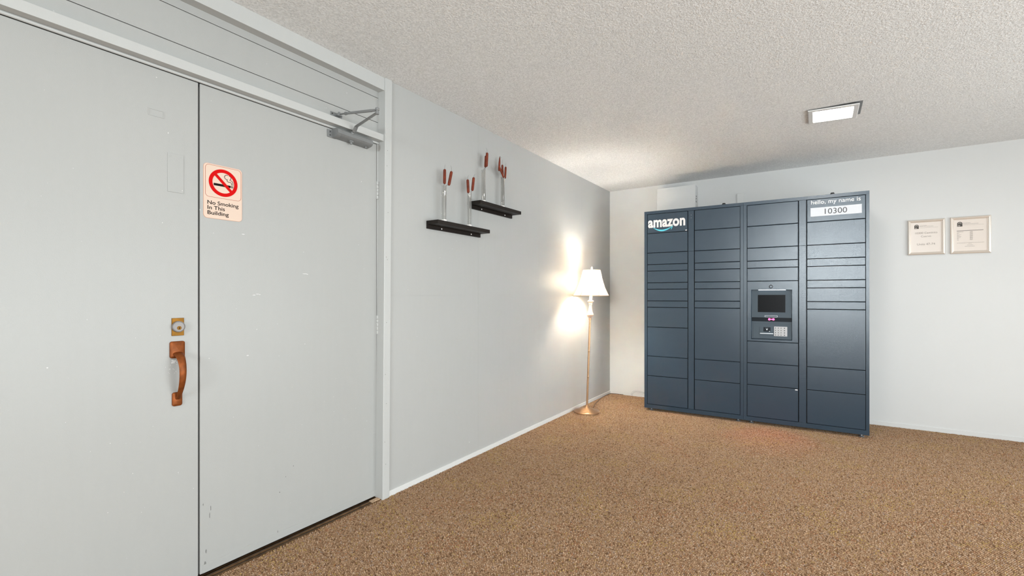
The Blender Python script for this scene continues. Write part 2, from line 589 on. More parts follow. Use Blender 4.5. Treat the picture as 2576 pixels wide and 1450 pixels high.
# loop pile: real loops over the part of the floor that can be seen closely
def carpet_loops():
    dx, dy = 0.0088, 0.0076
    xs = np.arange(0.003, 4.4, dx)
    ys = np.arange(0.35, YB - 0.004, dy)
    X, Y = np.meshgrid(xs, ys)
    row = (np.arange(len(ys)) % 2)[:, None]
    X = X + row * dx * 0.5
    X = (X + rng.normal(0, 0.0008, X.shape)).ravel()
    Y = (Y + rng.normal(0, 0.0008, Y.shape)).ravel()
    # keep what lies in front of the photographer, with a margin at both sides
    rx, ry = X - CAM[0], Y - CAM[1]
    th = R(33.1)
    d = -math.sin(th) * rx + math.cos(th) * ry
    s = math.cos(th) * rx + math.sin(th) * ry
    keep = (d > 1.45) & (s < d * 1.09 + 0.30) & (X < XR - 0.01)
    under = (X > 0.70) & (X < 2.40) & (Y > 4.98)
    keep &= ~under
    X, Y = X[keep], Y[keep]
    n = len(X)
    hx = 0.0048 * rng.uniform(0.88, 1.12, n)
    hy = 0.0039 * rng.uniform(0.88, 1.12, n)
    hz = 0.0085 * rng.uniform(0.75, 1.2, n)
    rot = rng.normal(0.6, 0.35, n)
    pal = np.array([(0.56, 0.365, 0.225), (0.48, 0.30, 0.175), (0.41, 0.245, 0.14), (0.62, 0.43, 0.29),
                    (0.53, 0.35, 0.15), (0.46, 0.24, 0.13), (0.25, 0.14, 0.075), (0.48, 0.35, 0.27)], np.float32) * 0.74
    # yarn tones come in small drifts
    drift = np.sin(X * 9 + np.sin(Y * 7) * 1.7) + np.sin(Y * 11 + np.sin(X * 6) * 2.1)
    p = np.array([0.25, 0.29, 0.19, 0.10, 0.04, 0.03, 0.06, 0.04])
    idx = rng.choice(8, n, p=p / p.sum())
    idx[(drift > 1.1) & (rng.random(n) < 0.18)] = 4
    idx[(drift < -1.2) & (rng.random(n) < 0.15)] = 5
    C = pal[idx] * rng.uniform(0.85, 1.12, (n, 1)).astype(np.float32)
    NS = 5
    VV, FF, CC, base = [], [], [], 0
    for sel, rings in ((np.ones(n, bool), ((1.0, 0.0), (0.88, 0.60))),):
        x, y, m_ = X[sel], Y[sel], int(sel.sum())
        NV = NS * len(rings) + 1
        V = np.zeros((m_, NV, 3), np.float32)
        c, sn = np.cos(rot[sel]), np.sin(rot[sel])
        for q, (sc, zz) in enumerate(rings):
            for j in range(NS):
                a = 2 * PI * (j + 0.5 * q) / NS
                ux, uy = math.cos(a) * hx[sel] * sc, math.sin(a) * hy[sel] * sc
                V[:, q * NS + j, 0] = x + ux * c - uy * sn
                V[:, q * NS + j, 1] = y + ux * sn + uy * c
                V[:, q * NS + j, 2] = -0.0065 + hz[sel] * zz
        V[:, -1, 0] = x + rng.normal(0, 0.0006, m_)
        V[:, -1, 1] = y + rng.normal(0, 0.0006, m_)
        V[:, -1, 2] = -0.0065 + hz[sel]
        T = []
        for j in range(NS):
            k = (j + 1) % NS
            if len(rings) == 2:
                T += [(j, k, NS + j), (k, NS + k, NS + j), (NS + j, NS + k, 2 * NS)]
            else:
                T += [(j, k, NS)]
        T = np.array(T, np.int32)
        FF.append((T[None] + base + (np.arange(m_, dtype=np.int32) * NV)[:, None, None]).reshape(-1))
        VV.append(V.reshape(-1, 3))
        col = np.ones((m_, NV, 4), np.float32)
        col[:, :, :3] = C[sel][:, None, :]
        CC.append(col.reshape(-1, 4))
        base += m_ * NV
    V, F, C4 = np.concatenate(VV), np.concatenate(FF), np.concatenate(CC)
    me = bpy.data.meshes.new('carpet_loops')
    me.vertices.add(len(V))
    me.vertices.foreach_set('co', V.reshape(-1))
    nt = len(F) // 3
    me.loops.add(nt * 3)
    me.loops.foreach_set('vertex_index', F.astype(np.int32))
    me.polygons.add(nt)
    me.polygons.foreach_set('loop_start', np.arange(nt, dtype=np.int32) * 3)
    me.polygons.foreach_set('loop_total', np.full(nt, 3, np.int32))
    me.polygons.foreach_set('use_smooth', np.ones(nt, bool))
    me.update()
    at = me.attributes.new('yarn', 'FLOAT_COLOR', 'POINT')
    at.data.foreach_set('color', C4.reshape(-1))
    me.materials.append(M['loops'])
    o = bpy.data.objects.new('carpet_loops', me)
    COL.objects.link(o)
    o.parent = fl
    o['kind'] = 'stuff'
carpet_loops()

struct(obj('ceiling', MB().box(-0.2, XR + 0.1, YF - 0.1, YB + 0.1, ZC, ZC + 0.1), 'ceiling'),
       'white popcorn-textured ceiling', 'ceiling')
struct(obj('wall_back', MB().box(-0.2, XR + 0.1, YB, YB + 0.1, -0.05, ZC), 'wall_white'),
       'smooth white wall behind the lockers', 'wall')
wq = MB()
wq.box(-0.2, FILL_WIN2[0], YF - 0.1, YF, -0.05, ZC).box(FILL_WIN2[1], XR + 0.1, YF - 0.1, YF, -0.05, ZC)
wq.box(FILL_WIN2[0], FILL_WIN2[1], YF - 0.1, YF, -0.05, FILL_WIN2[2]).box(FILL_WIN2[0], FILL_WIN2[1], YF - 0.1, YF, FILL_WIN2[3], ZC)
struct(obj('wall_rear', wq, 'wall_white'),
       'plain white wall behind the photographer', 'wall')
wr = MB()
wr.box(XR, XR + 0.1, YF, FILL_WIN[0], -0.05, ZC).box(XR, XR + 0.1, FILL_WIN[1], YB, -0.05, ZC)
wr.box(XR, XR + 0.1, FILL_WIN[0], FILL_WIN[1], -0.05, FILL_WIN[2]).box(XR, XR + 0.1, FILL_WIN[0], FILL_WIN[1], FILL_WIN[3], ZC)
struct(obj('wall_right', wr, 'wall_white'), 'white wall with an added window, right of the photographer', 'wall')
w1 = bpy.data.objects.new('added_window_1', None)  # out-of-view window, added only to bring in side light
COL.objects.link(w1); w1.location = (XR, FILL_WIN[0], FILL_WIN[2])
struct(w1, 'unseen wide window added to light the room from the right', 'window')
wf = MB()
for k in range(4):
    y = FILL_WIN[0] + (FILL_WIN[1] - FILL_WIN[0]) * k / 3
    wf.box(XR + 0.02, XR + 0.08, y - 0.03, y + 0.03, FILL_WIN[2], FILL_WIN[3])
wf.box(XR + 0.02, XR + 0.08, FILL_WIN[0], FILL_WIN[1], FILL_WIN[2], FILL_WIN[2] + 0.05).box(XR + 0.02, XR + 0.08, FILL_WIN[0], FILL_WIN[1], FILL_WIN[3] - 0.05, FILL_WIN[3])
obj('added_window_frame', wf, 'fill_win_frame', w1)
for k in range(3):
    y = FILL_WIN[0] + (FILL_WIN[1] - FILL_WIN[0]) * k / 3
    obj('pane', MB().box(XR + 0.047, XR + 0.053, y + 0.03, y + (FILL_WIN[1] - FILL_WIN[0]) / 3 - 0.03, FILL_WIN[2] + 0.05, FILL_WIN[3] - 0.05), 'pane', w1)

w2 = bpy.data.objects.new('added_window_2', None)  # out-of-view window, added for the locker highlight and back wall brightness
COL.objects.link(w2); w2.location = (FILL_WIN2[0], YF, FILL_WIN2[2])
struct(w2, 'unseen high window added behind the photographer to brighten the lockers and back wall', 'window')
wf = MB()
for x in (FILL_WIN2[0], (FILL_WIN2[0] + FILL_WIN2[1]) / 2, FILL_WIN2[1]):
    wf.box(x - 0.02, x + 0.02, YF - 0.08, YF - 0.02, FILL_WIN2[2], FILL_WIN2[3])
wf.box(FILL_WIN2[0], FILL_WIN2[1], YF - 0.08, YF - 0.02, FILL_WIN2[2], FILL_WIN2[2] + 0.04).box(FILL_WIN2[0], FILL_WIN2[1], YF - 0.08, YF - 0.02, FILL_WIN2[3] - 0.04, FILL_WIN2[3])
obj('added_window_frame', wf, 'fill_win_frame', w2)
for k in range(2):
    x = FILL_WIN2[0] + (FILL_WIN2[1] - FILL_WIN2[0]) * k / 2
    obj('pane', MB().box(x + 0.02, x + (FILL_WIN2[1] - FILL_WIN2[0]) / 2 - 0.02, YF - 0.053, YF - 0.047, FILL_WIN2[2] + 0.04, FILL_WIN2[3] - 0.04), 'pane', w2)

# left wall: backing with sheet panels on it, and the planked strip over the doors
wl = MB()
wl.box(-0.2, -0.005, 1.93, YB, -0.05, ZC).box(-0.2, -0.005, YF, -0.08, -0.05, ZC)
wl.box(-0.2, -0.075, -0.08, 1.93, 2.05, ZC)
wall_left = struct(obj('wall_left', wl, 'wall_grey'), 'light grey painted panel wall with the double door', 'wall')
ys = [1.90, 2.772, 3.677, 4.58, YB]
G = 0.00035
for a, b in zip(ys, ys[1:]):
    for z0, z1 in ((0.0, 1.177), (1.177, ZC)):
        obj('panel', MB().box(-0.005, 0.0, a + G, b - G, z0 + (G if z0 else 0), z1 - G), 'wall_grey', wall_left)
obj('panel', MB().box(-0.005, 0.0, YF, -0.085, 0, ZC), 'wall_grey', wall_left)
for z0, z1 in ((2.073, 2.1865), (2.1895, 2.3295), (2.3325, 2.439)):
    obj('plank', MB().box(-0.07, DX, -0.03, POST0 + 0.01, z0, z1, 0.0012), 'door', wall_left)
obj('plank_gap', MB().box(-0.074, DX - 0.008, -0.03, POST0 + 0.01, 2.05, 2.439), 'dark', wall_left)

# casing: header moulding, top board under the ceiling, posts, head gasket, jamb strip
hb = MB().box(DX - 0.01, 0.0, -0.03, POST0 + 0.004, 2.072, 2.110, 0.0015)
struct(obj('trim_1', hb, 'trim'), 'grey square moulding running along the top of the double door', 'door trim')
tb = MB().box(DX - 0.01, 0.003, -0.03, POST0 + 0.004, 2.366, 2.440, 0.0015)
struct(obj('trim_2', tb, 'trim'), 'grey board between the planks and the ceiling', 'door trim')

def post(y0t, y1t, y0b, y1b):
    bm = bmesh.new()
    bmesh.ops.create_cube(bm, size=1.0)
    for v in bm.verts:
        top = v.co.z > 0
        y0, y1 = (y0t, y1t) if top else (y0b, y1b)
        v.co = (-0.085 if v.co.x < 0 else 0.013, y0 if v.co.y < 0 else y1, ZC if top else -0.004)
    bmesh.ops.bevel(bm, geom=list(bm.edges), offset=0.004, segments=3, profile=0.5, affect='EDGES')
    return MB().bm(bm)
p3 = obj('trim_3', post(POST0, POST1, POST0 - 0.022, POST1 - 0.022), 'trim')
struct(p3, 'grey door post between the double door and the panelled wall', 'door trim')
struct(obj('trim_4', post(-0.085, -0.032, -0.085, -0.032), 'trim'), 'grey door post at the near end of the double door', 'door trim')
# small nail holes in the post
for z in (2.02, 1.93, 1.66, 1.40, 1.385, 1.02, 0.72, 0.55, 0.33, 0.20):
    yc = POST0 + 0.012 + random.random() * 0.02 - 0.022 * (1 - z / ZC)
    obj('nail_hole', MB().prism(circle(yc, z, 0.0022, 10), on_x(0.0131), 0, 0.0003), 'scuff', p3)

gk = MB().tube([(DX + 0.004, DY0, 2.066), (DX + 0.004, DY1 + 0.01, 2.066)], 0.0065, 10)
struct(obj('trim_5', gk, 'trim', smooth=True), 'thin rounded stop strip just above the door leaves', 'door trim')
js = MB().box(DX - 0.03, DX + 0.002, DY1 + 0.003, POST0 + 0.004, 0.0, 2.07, 0.001)
struct(obj('trim_6', js, 'trim'), 'narrow jamb strip on the hinge side of the right door leaf', 'door trim')

# threshold
t7 = bpy.data.objects.new('trim_7', None)
COL.objects.link(t7); t7.location = (-0.06, 0.9, 0)
struct(t7, 'worn dark bronze threshold under the double door', 'threshold')
prof = [(-0.12, -0.02), (-0.12, 0.006), (-0.050, 0.006), (-0.046, 0.0035), (-0.036, 0.0035), (-0.033, 0.0055), (-0.022, 0.0055),
        (-0.019, 0.0015), (-0.010, 0.0015), (-0.008, 0.003), (-0.002, 0.003), (0.003, -0.004), (0.003, -0.02)]
obj('saddle', MB().prism([(a, b) for a, b in prof], lambda u, v, d: (u, d, v), -0.03, POST0 - 0.02), 'bronze', t7)
obj('bare_wood_end', MB().box(-0.034, -0.004, 1.79, 1.848, 0.001, 0.0062, 0.0005), 'wood_raw', t7)
obj('dark_sill', MB().box(-0.19, -0.115, -0.03, POST0, -0.03, 0.004), 'dark', t7)

# baseboards
bl = MB().box(-0.004, 0.007, POST1 - 0.02, YB, -0.004, 0.032, 0.001)
bl.box(-0.004, 0.007, YF, -0.085, -0.004, 0.032, 0.001)
struct(obj('baseboard_left', bl, 'base'), 'low pale baseboard along the grey panel wall', 'baseboard')
struct(obj('baseboard_back', MB().box(0.007, XR, YB - 0.005, YB + 0.004, -0.004, 0.036, 0.001), 'wall_white'), 'low white baseboard along the back wall', 'baseboard')

# ------------------------------------------------------------------ doors
def leaf(name, y0, y1, label):
    d = obj(name, MB().box(-0.09, DX, y0, y1, 0.012, 2.0585, 0.0015), 'door', origin=(DX, (y0 + y1) / 2, 0.012))
    return struct(d, label, 'door')

door_1 = leaf('door_1', DY0, DGAP - 0.0035, 'left grey door leaf with bronze pull handle and brass lock')
door_2 = leaf('door_2', DGAP + 0.0035, DY1, 'right grey door leaf carrying the red and cream sign')
obj('astragal', MB().box(-0.094, -0.091, DGAP - 0.03, DGAP + 0.03, 0.012, 2.055), 'dark', door_1)

# painted-over plates on the left leaf
pl = obj('cover_plate', MB().box(DX - 0.001, DX + 0.0022, 0.808, 0.864, 1.588, 1.742, 0.0006), 'door', door_1)
for y in (0.818, 0.852):
    obj('screw_head', MB().lathe([(0.003, 0), (0.003, 0.0008), (0, 0.0010)], (DX + 0.0022, y, 1.730), 10, 'x'), 'door', pl)
obj('name_slot', MB().ring(rect(0.744, 0.797, 1.871, 1.899), rect(0.747, 0.794, 1.874, 1.896), on_x(DX), -0.001, 0.0014), 'door', door_1)

# lock with brass plate
lk = obj('lock', MB().box(DX - 0.001, DX + 0.004, 0.822, 0.865, 1.014, 1.085, 0.001), 'brass', door_1)
obj('collar', MB().lathe([(0.0225, 0), (0.0225, 0.006), (0.0215, 0.011), (0.0185, 0.0125), (0.0180, 0.0105)], (DX + 0.004, 0.8435, 1.0505), 36, 'x'), 'chrome', lk, smooth=True)
obj('cylinder_face', MB().lathe([(0.0182, 0.0), (0.0182, 0.0100), (0.0, 0.0101)], (DX + 0.004, 0.8435, 1.0505), 32, 'x'), 'chrome', lk)
obj('plug', MB().lathe([(0.0078, 0.010), (0.0078, 0.0118), (0.0, 0.0119)], (DX + 0.004, 0.8435, 1.0455), 24, 'x'), 'brass', lk)
obj('keyhole', MB().prism(rect(0.8423, 0.8447, 1.0415, 1.0485), on_x(DX + 0.0158), 0, 0.0004), 'black', lk)

# pull handle
def pad(y0, y1, z0, z1, t):
    o_ = rrect(y0, y1, z0, z1, 0.008)
    i_ = rrect(y0 + 0.006, y1 - 0.006, z0 + 0.006, z1 - 0.006, 0.005)
    mb = MB()
    n = len(o_)
    vs = [(DX, u, v) for u, v in o_] + [(DX + t * 0.6, u, v) for u, v in o_] + [(DX + t, u, v) for u, v in i_]
    fs = [(i, (i + 1) % n, n + (i + 1) % n, n + i) for i in range(n)]
    fs += [(n + i, n + (i + 1) % n, 2 * n + (i + 1) % n, 2 * n + i) for i in range(n)]
    fs += [tuple(range(2 * n, 3 * n))]
    return mb.add(vs, fs)
ph = obj('pull_handle', pad(0.815, 0.867, 0.925, 0.992, 0.010), 'copper', door_1, smooth=True)
obj('lower_pad', pad(0.823, 0.858, 0.733, 0.788, 0.009), 'copper', ph, smooth=True)
gp = [(0.006, 0.943), (0.018, 0.940), (0.033, 0.930), (0.046, 0.912), (0.053, 0.890), (0.054, 0.865), (0.050, 0.838),
      (0.041, 0.812), (0.029, 0.790), (0.017, 0.772), (0.007, 0.762)]
gr = [0.0185, 0.0180, 0.0160, 0.0140, 0.0130, 0.0125, 0.0118, 0.0108, 0.0098, 0.0090, 0.0095]
# smooth the path
def resample(p, r, n):
    out, rr = [], []
    m_ = len(p) - 1
    for i in range(n + 1):
        t = i / n * m_
        k = min(int(t), m_ - 1); f = t - k
        q = [p[max(k - 1, 0)], p[k], p[k + 1], p[min(k + 2, m_)]]
        out.append(tuple(0.5 * (2 * q[1][j] + (q[2][j] - q[0][j]) * f + (2 * q[0][j] - 5 * q[1][j] + 4 * q[2][j] - q[3][j]) * f * f
                                + (3 * q[1][j] - q[0][j] - 3 * q[2][j] + q[3][j]) * f ** 3) for j in range(len(p[0]))))
        rr.append(r[k] * (1 - f) + r[k + 1] * f)
    return out, rr
g2, r2 = resample(gp, gr, 40)
obj('grip', MB().tube([(DX + a, 0.841, z) for a, z in g2], r2, 14, flat=(1.0, 0.42)), 'copper', ph, smooth=True)

# hinges
for z0, z1 in ((1.739, 1.842), (0.951, 1.061), (0.167, 0.284)):
    h = obj('hinge', MB().box(DX - 0.002, DX + 0.003, DY1 - 0.004, DY1 + 0.006, z0, z1), 'trim', door_2)
    n = 5
    for k in range(n):
        a = z0 + (z1 - z0) * k / n
        obj('knuckle', MB().lathe([(0.0055, a + 0.0006), (0.0062, a + 0.0015), (0.0062, a + (z1 - z0) / n - 0.0015), (0.0055, a + (z1 - z0) / n - 0.0006)],
                                  (DX + 0.0055, DY1 + 0.003, 0), 12), 'trim', h, smooth=True)

# chips and scuffs in the paint
def blotch(y, z, w, h, m, par, n=9, x=DX):
    pts = []
    for k in range(n):
        a = 2 * PI * k / n
        q = random.uniform(0.55, 1.0)
        pts.append((y + math.cos(a) * w / 2 * q, z + math.sin(a) * h / 2 * q))
    obj('paint_chip' if m == 'chip' else 'scuff_mark', MB().prism(pts, on_x(x), 0.0, random.uniform(0.0003, 0.0009)), m, par)
for k in range(16):
    blotch(0.822 + random.random() * 0.03, 0.912 + random.random() * 0.012 - 0.006, 0.004 + random.random() * 0.009, 0.003 + random.random() * 0.006, 'chip', door_1)
for k in range(12):
    blotch(0.80 + random.random() * 0.045, 0.865 + random.random() * 0.035, 0.002 + random.random() * 0.002, 0.002 + random.random() * 0.002, 'chip', door_1)
for k in range(22):
    blotch(0.95 + random.random() * 0.85, 0.2 + random.random() * 1.75, 0.002 + random.random() * 0.003, 0.0015 + random.random() * 0.002, 'chip', door_2)
for k in range(14):
    blotch(0.35 + random.random() * 0.5, 0.3 + random.random() * 1.6, 0.002 + random.random() * 0.002, 0.0015 + random.random() * 0.002, 'chip', door_1)
for y, z, w in ((1.148, 1.178, 0.02), (1.165, 1.182, 0.02), (1.175, 1.18, 0.008), (1.40, 1.285, 0.03), (1.415, 1.283, 0.012), (1.12, 0.905, 0.016), (1.10, 1.45, 0.018)):
    blotch(y, z, w, 0.004, 'chip', door_2)
for y, z, w, h in ((0.962, 0.245, 0.004, 0.035), (0.966, 0.275, 0.004, 0.03), (1.30, 0.30, 0.004, 0.005), (1.27, 0.235, 0.006, 0.006), (1.34, 0.34, 0.006, 0.006),
                   (0.944, 0.045, 0.012, 0.05), (0.948, 0.10, 0.006, 0.02), (0.937, 0.30, 0.004, 0.012), (1.02, 0.03, 0.006, 0.018), (1.04, 0.028, 0.004, 0.014), (1.20, 0.038, 0.005, 0.018), (1.26, 0.05, 0.004, 0.02)):
    blotch(y, z, w, h, 'scuff', door_2)
obj('kick_strip', MB().box(DX - 0.001, DX + 0.0012, 0.935, DY1 - 0.004, 0.0125, 0.047, 0.0004), 'door', door_2)

# ------------------------------------------------------------------ door closer
dc = thing('door_closer', (DX, 1.66, 2.03), 'grey metal door closer with folded arm above the right door leaf', 'door closer')
bp_ = [(DX, 2.012), (DX, 2.056), (-0.006, 2.056), (0.003, 2.050), (0.005, 2.030), (-0.002, 2.0225), (-0.012, 2.018)]
obj('body', MB().prism(bp_, lambda u, v, d: (u, d, v), 1.566, 1.788), 'closer', dc)
ep = [(DX, 2.010), (DX, 2.058), (-0.004, 2.058), (0.006, 2.052), (0.008, 2.030), (0.0, 2.020), (-0.012, 2.014)]
obj('end_cap', MB().prism(ep, lambda u, v, d: (u, d, v), 1.556, 1.578), 'closer', dc)
pt = obj('mounting_plate', MB().box(DX, DX + 0.006, 1.527, 1.567, 2.010, 2.050, 0.001), 'closer', dc)
for z in (2.021, 2.039):
    s = obj('screw', MB().lathe([(0.0058, 0), (0.0050, 0.002), (0.0, 0.0022)], (DX + 0.006, 1.541, z), 14, 'x'), 'closer', pt)
    obj('screw_recess', MB().lathe([(0.0032, 0), (0.0032, 0.0026), (0, 0.0027)], (DX + 0.006, 1.541, z), 10, 'x'), 'screw', pt)
obj('adjusting_knob', MB().lathe([(0.008, 0.004), (0.013, 0.001), (0.013, -0.004), (0.007, -0.006), (0.007, -0.014), (0.004, -0.016)], (-0.022, 1.660, 2.016), 18), 'closer', dc, smooth=True)
obj('end_stub', MB().lathe([(0.004, 0.004), (0.006, 0.0), (0.006, -0.005), (0.003, -0.007)], (-0.026, 1.762, 2.014), 12), 'closer', dc, smooth=True)
piv = Vector((0.004, 1.655, 2.060)); elb = Vector((0.268, 1.590, 2.088))
obj('spindle', MB().lathe([(0.011, -0.006), (0.011, 0.007), (0.008, 0.010)], (-0.004, 1.655, 2.054), 18), 'closer', dc, smooth=True)
arm = MB().tube([piv + Vector((-0.012, 0.003, -0.001)), piv + Vector((0.010, -0.003, 0.0)), piv + Vector((0.034, -0.008, 0.022)), elb], [0.011, 0.0115, 0.0105, 0.0095], 4, flat=(1.0, 0.55))
obj('main_arm', arm, 'closer', dc)
obj('elbow_joint', MB().lathe([(0.004, -0.010), (0.009, -0.008), (0.009, 0.001), (0.0075, 0.002), (0.0075, 0.010), (0.010, 0.011), (0.010, 0.022), (0.006, 0.025)], tuple(elb), 18), 'closer', dc, smooth=True)
fe = Vector((-0.020, 1.582, 2.139))
e2 = elb + Vector((-0.004, 0, 0.014))
dirv = (fe - e2)
obj('forearm', MB().tube([e2, e2 + dirv * 0.12, e2 + dirv * 0.13, e2 + dirv * 0.80], [0.0062, 0.0062, 0.0072, 0.0062], 10), 'closer', dc, smooth=True)
obj('forearm_rod', MB().tube([e2 + dirv * 0.79, e2 + dirv * 0.81, e2 + dirv * 0.83, e2 + dirv * 0.835, fe], [0.0085, 0.0085, 0.0085, 0.0042, 0.0042], 10), 'closer', dc, smooth=True)
bk = obj('frame_bracket', MB().box(DX, DX + 0.005, 1.548, 1.618, 2.129, 2.150, 0.001), 'closer', dc)
obj('bracket_lug', MB().box(DX + 0.004, -0.016, 1.568, 1.600, 2.1295, 2.1345, 0.001), 'closer', bk)
obj('bracket_pin', MB().lathe([(0.0065, -0.008), (0.0065, 0.010), (0.004, 0.012)], (-0.020, 1.582, 2.138), 12), 'closer', bk, smooth=True)
for y in (1.556, 1.610):
    obj('screw_recess', MB().lathe([(0.004, 0), (0.004, 0.001), (0, 0.0012)], (DX + 0.005, y, 2.140), 10, 'x'), 'screw', bk)

# ------------------------------------------------------------------ no smoking sign
SX = DX
sg = thing('no_smoking_sign', (SX, 1.0155, 1.503), 'cream plastic sign with red ring and slashed cigarette on the door', 'sign')
outer = rrect(0.937, 1.094, 1.503, 1.735, 0.016)
obj('plate', MB().prism(outer, on_x(SX), 0, 0.0020), 'sign_edge', sg)
obj('face', MB().prism(rrect(0.9385, 1.0925, 1.5045, 1.7335, 0.0148), on_x(SX + 0.002), 0, 0.0004), 'sign', sg)
F1 = SX + 0.0024
obj('border_line', MB().ring(rrect(0.9435, 1.0895, 1.5935, 1.7305, 0.015), rrect(0.9448, 1.0882, 1.5948, 1.7292, 0.0138), on_x(F1), 0, 0.0003), 'red_line', sg)
cy, cz = 1.0155, 1.661
obj('cigarette', MB().prism(rect(0.9765, 1.0455, 1.6455, 1.6555), on_x(F1), 0, 0.0003), 'black', sg)
tp = MB()
for a in (1.0475, 1.0525):
    tp.prism(rect(a, a + 0.0028, 1.6455, 1.6555), on_x(F1), 0, 0.0003)
obj('cigarette_tip', tp, 'black', sg)
sm = MB()
def arc(cx, cy_, r, a0, a1, n=14):
    return [(cx + r * math.cos(R(a0 + (a1 - a0) * k / n)), cy_ + r * math.sin(R(a0 + (a1 - a0) * k / n))) for k in range(n + 1)]
sm.strip([(1.0490, 1.6575)] + arc(1.0430, 1.6640, 0.0060, 0, 90, 8) + arc(1.0370, 1.6770, 0.0072, 260, 195, 6) + arc(1.0295, 1.6890, 0.0095, 285, 60, 18), 0.0022, on_x(F1), 0, 0.0003)
sm.strip([(1.0545, 1.6575)] + arc(1.0445, 1.6680, 0.0100, 0, 95, 8) + [(1.0410, 1.6790)] + arc(1.0380, 1.6880, 0.0088, -25, 90, 12), 0.0022, on_x(F1), 0, 0.0003)
obj('smoke', sm, 'black', sg)
rg = MB().ring(circle(cy, cz, 0.0585, 64), circle(cy, cz, 0.0440, 64), on_x(F1 + 0.0003), 0, 0.0004)
obj('ring', rg, 'red', sg)
sl = 0.0480 * math.sqrt(0.5)
obj('slash', MB().strip([(cy - sl, cz + sl), (cy + sl, cz - sl)], 0.0125, on_x(F1 + 0.0003), 0, 0.0002), 'red', sg)
obj('lettering', text_mb('No Smoking', on_x(F1), 0.9520, 1.5625, width=0.1265, height=0.0160, bold=0.012), 'black', sg)
obj('lettering', text_mb('In This', on_x(F1), 0.9525, 1.5410, width=0.0690, height=0.0160, bold=0.012), 'black', sg)
obj('lettering', text_mb('Building', on_x(F1), 0.9525, 1.5195, width=0.0850, height=0.0160, bold=0.012), 'black', sg)

# ------------------------------------------------------------------ shelves, vases, cattails
SW = 0.10
def shelf(y0, y1, ztop, label, yb1):
    s = thing('wall_shelf', (0.0, (y0 + y1) / 2, ztop - 0.05), label, 'shelf', 'dark floating shelves on the grey wall')
    obj('top_board', MB().box(0.0, SW, y0, y1, ztop - 0.025, ztop, 0.001), 'espresso', s)
    obj('back_board', MB().box(0.0, 0.014, y0, y1, ztop - 0.050, ztop - 0.025, 0.001), 'espresso', s)
    for f in (0.235, 0.80):
        y = y0 + (y1 - y0) * f
        obj('screw_cap', MB().lathe([(0.0048, 0), (0.0048, 0.001), (0.003, 0.002), (0, 0.0022)], (0.014, y, ztop - 0.038), 14, 'x'), 'cap', s)
    return s
SL = 1.658
SR = 1.858
shelf(2.222, 2.783, SL, 'lower left dark brown wall shelf with two bud vases', 0)
shelf(2.668, 3.214, SR, 'upper right dark brown wall shelf with two bud vases', 0)

def vase(y, z, h, label, x=0.06):
    v = thing('bud_vase', (x, y, z), label, 'vase', 'clear glass bud vases on the shelves')
    a = 0.0135
    o_ = rrect(-a, a, -a, a, 0.006, 4)
    i_ = rrect(-a + 0.002, a - 0.002, -a + 0.002, a - 0.002, 0.0045, 4)
    n = len(o_)
    zb = 0.016
    lev = [(o_, zb), (o_, h), (i_, h), (i_, zb)]
    vs = [(u, w, zz) for lp, zz in lev for u, w in lp]
    fs = [(k * n + i, k * n + (i + 1) % n, (k + 1) * n + (i + 1) % n, (k + 1) * n + i) for k in range(3) for i in range(n)]
    obj('glass_tube', MB().add(vs, fs), 'glass', v, local=True, smooth=True)
    ft = MB()
    vs = [(u, w, zz) for zz in (0.0, 0.016) for u, w in o_]
    ft.add(vs, [tuple(range(n)), tuple(range(n, 2 * n))] + [(i, (i + 1) % n, n + (i + 1) % n, n + i) for i in range(n)])
    obj('thick_foot', ft, 'glass_foot', v, local=True)
    return v

VY = {1: 2.325, 2: 2.590, 3: 2.757, 4: 3.006}
VH = 0.240
vase(VY[1], SL, VH, 'glass bud vase at the left end of the lower shelf')
vase(VY[2], SL, VH, 'glass bud vase at the right end of the lower shelf')
vase(VY[3], SR, VH, 'glass bud vase at the left end of the upper shelf')
vase(VY[4], SR, VH, 'glass bud vase at the right end of the upper shelf holding four cattails')

def cattail(vy, vz, foot, b, t, label, rad=0.0098, x=0.06, xb=0.06, xt=0.06, tip=0.03, bend=0.008, pointed=False):
    """foot: y of the stem at the bottom of the vase; b, t: (y, z) of the lower and upper end of the head"""
    base = Vector((x, foot, vz + 0.018))
    B = Vector((xb, b[0], b[1])); T = Vector((xt, t[0], t[1]))
    c = thing('cattail', tuple(base), label, 'cattail', 'rust cattails in the bud vases')
    neck = Vector((x, vy + (foot - vy) * -0.2, vz + VH - 0.01))
    mid = base.lerp(neck, 0.5) + Vector((0, (foot - vy) * 0.3, 0))
    obj('stem', MB().tube([base, mid, neck, B + (T - B) * 0.1], 0.0013, 6), 'stem', c, smooth=True)
    ax = (T - B)
    prof = [(0.0, 0.15), (0.025, 0.62), (0.07, 0.95), (0.2, 1.0), (0.8, 1.0), (0.93, 0.95), (0.975, 0.62), (1.0, 0.15)]
    if pointed:
        prof = [(0.0, 0.15), (0.03, 0.7), (0.12, 1.0), (0.55, 0.9), (0.85, 0.6), (1.0, 0.12)]
    obj('head', MB().tube([B + ax * f for f, _ in prof], [rad * q for _, q in prof], 14), 'cattail', c, smooth=True)
    obj('tip', MB().tube([T - ax * 0.02, T + Vector((0, bend * 0.2, tip * 0.4)), T + Vector((0, bend * 0.6, tip * 0.75)), T + Vector((0, bend * 1.4, tip))], [0.0008, 0.0007, 0.0006, 0.0004], 5), 'stem', c)

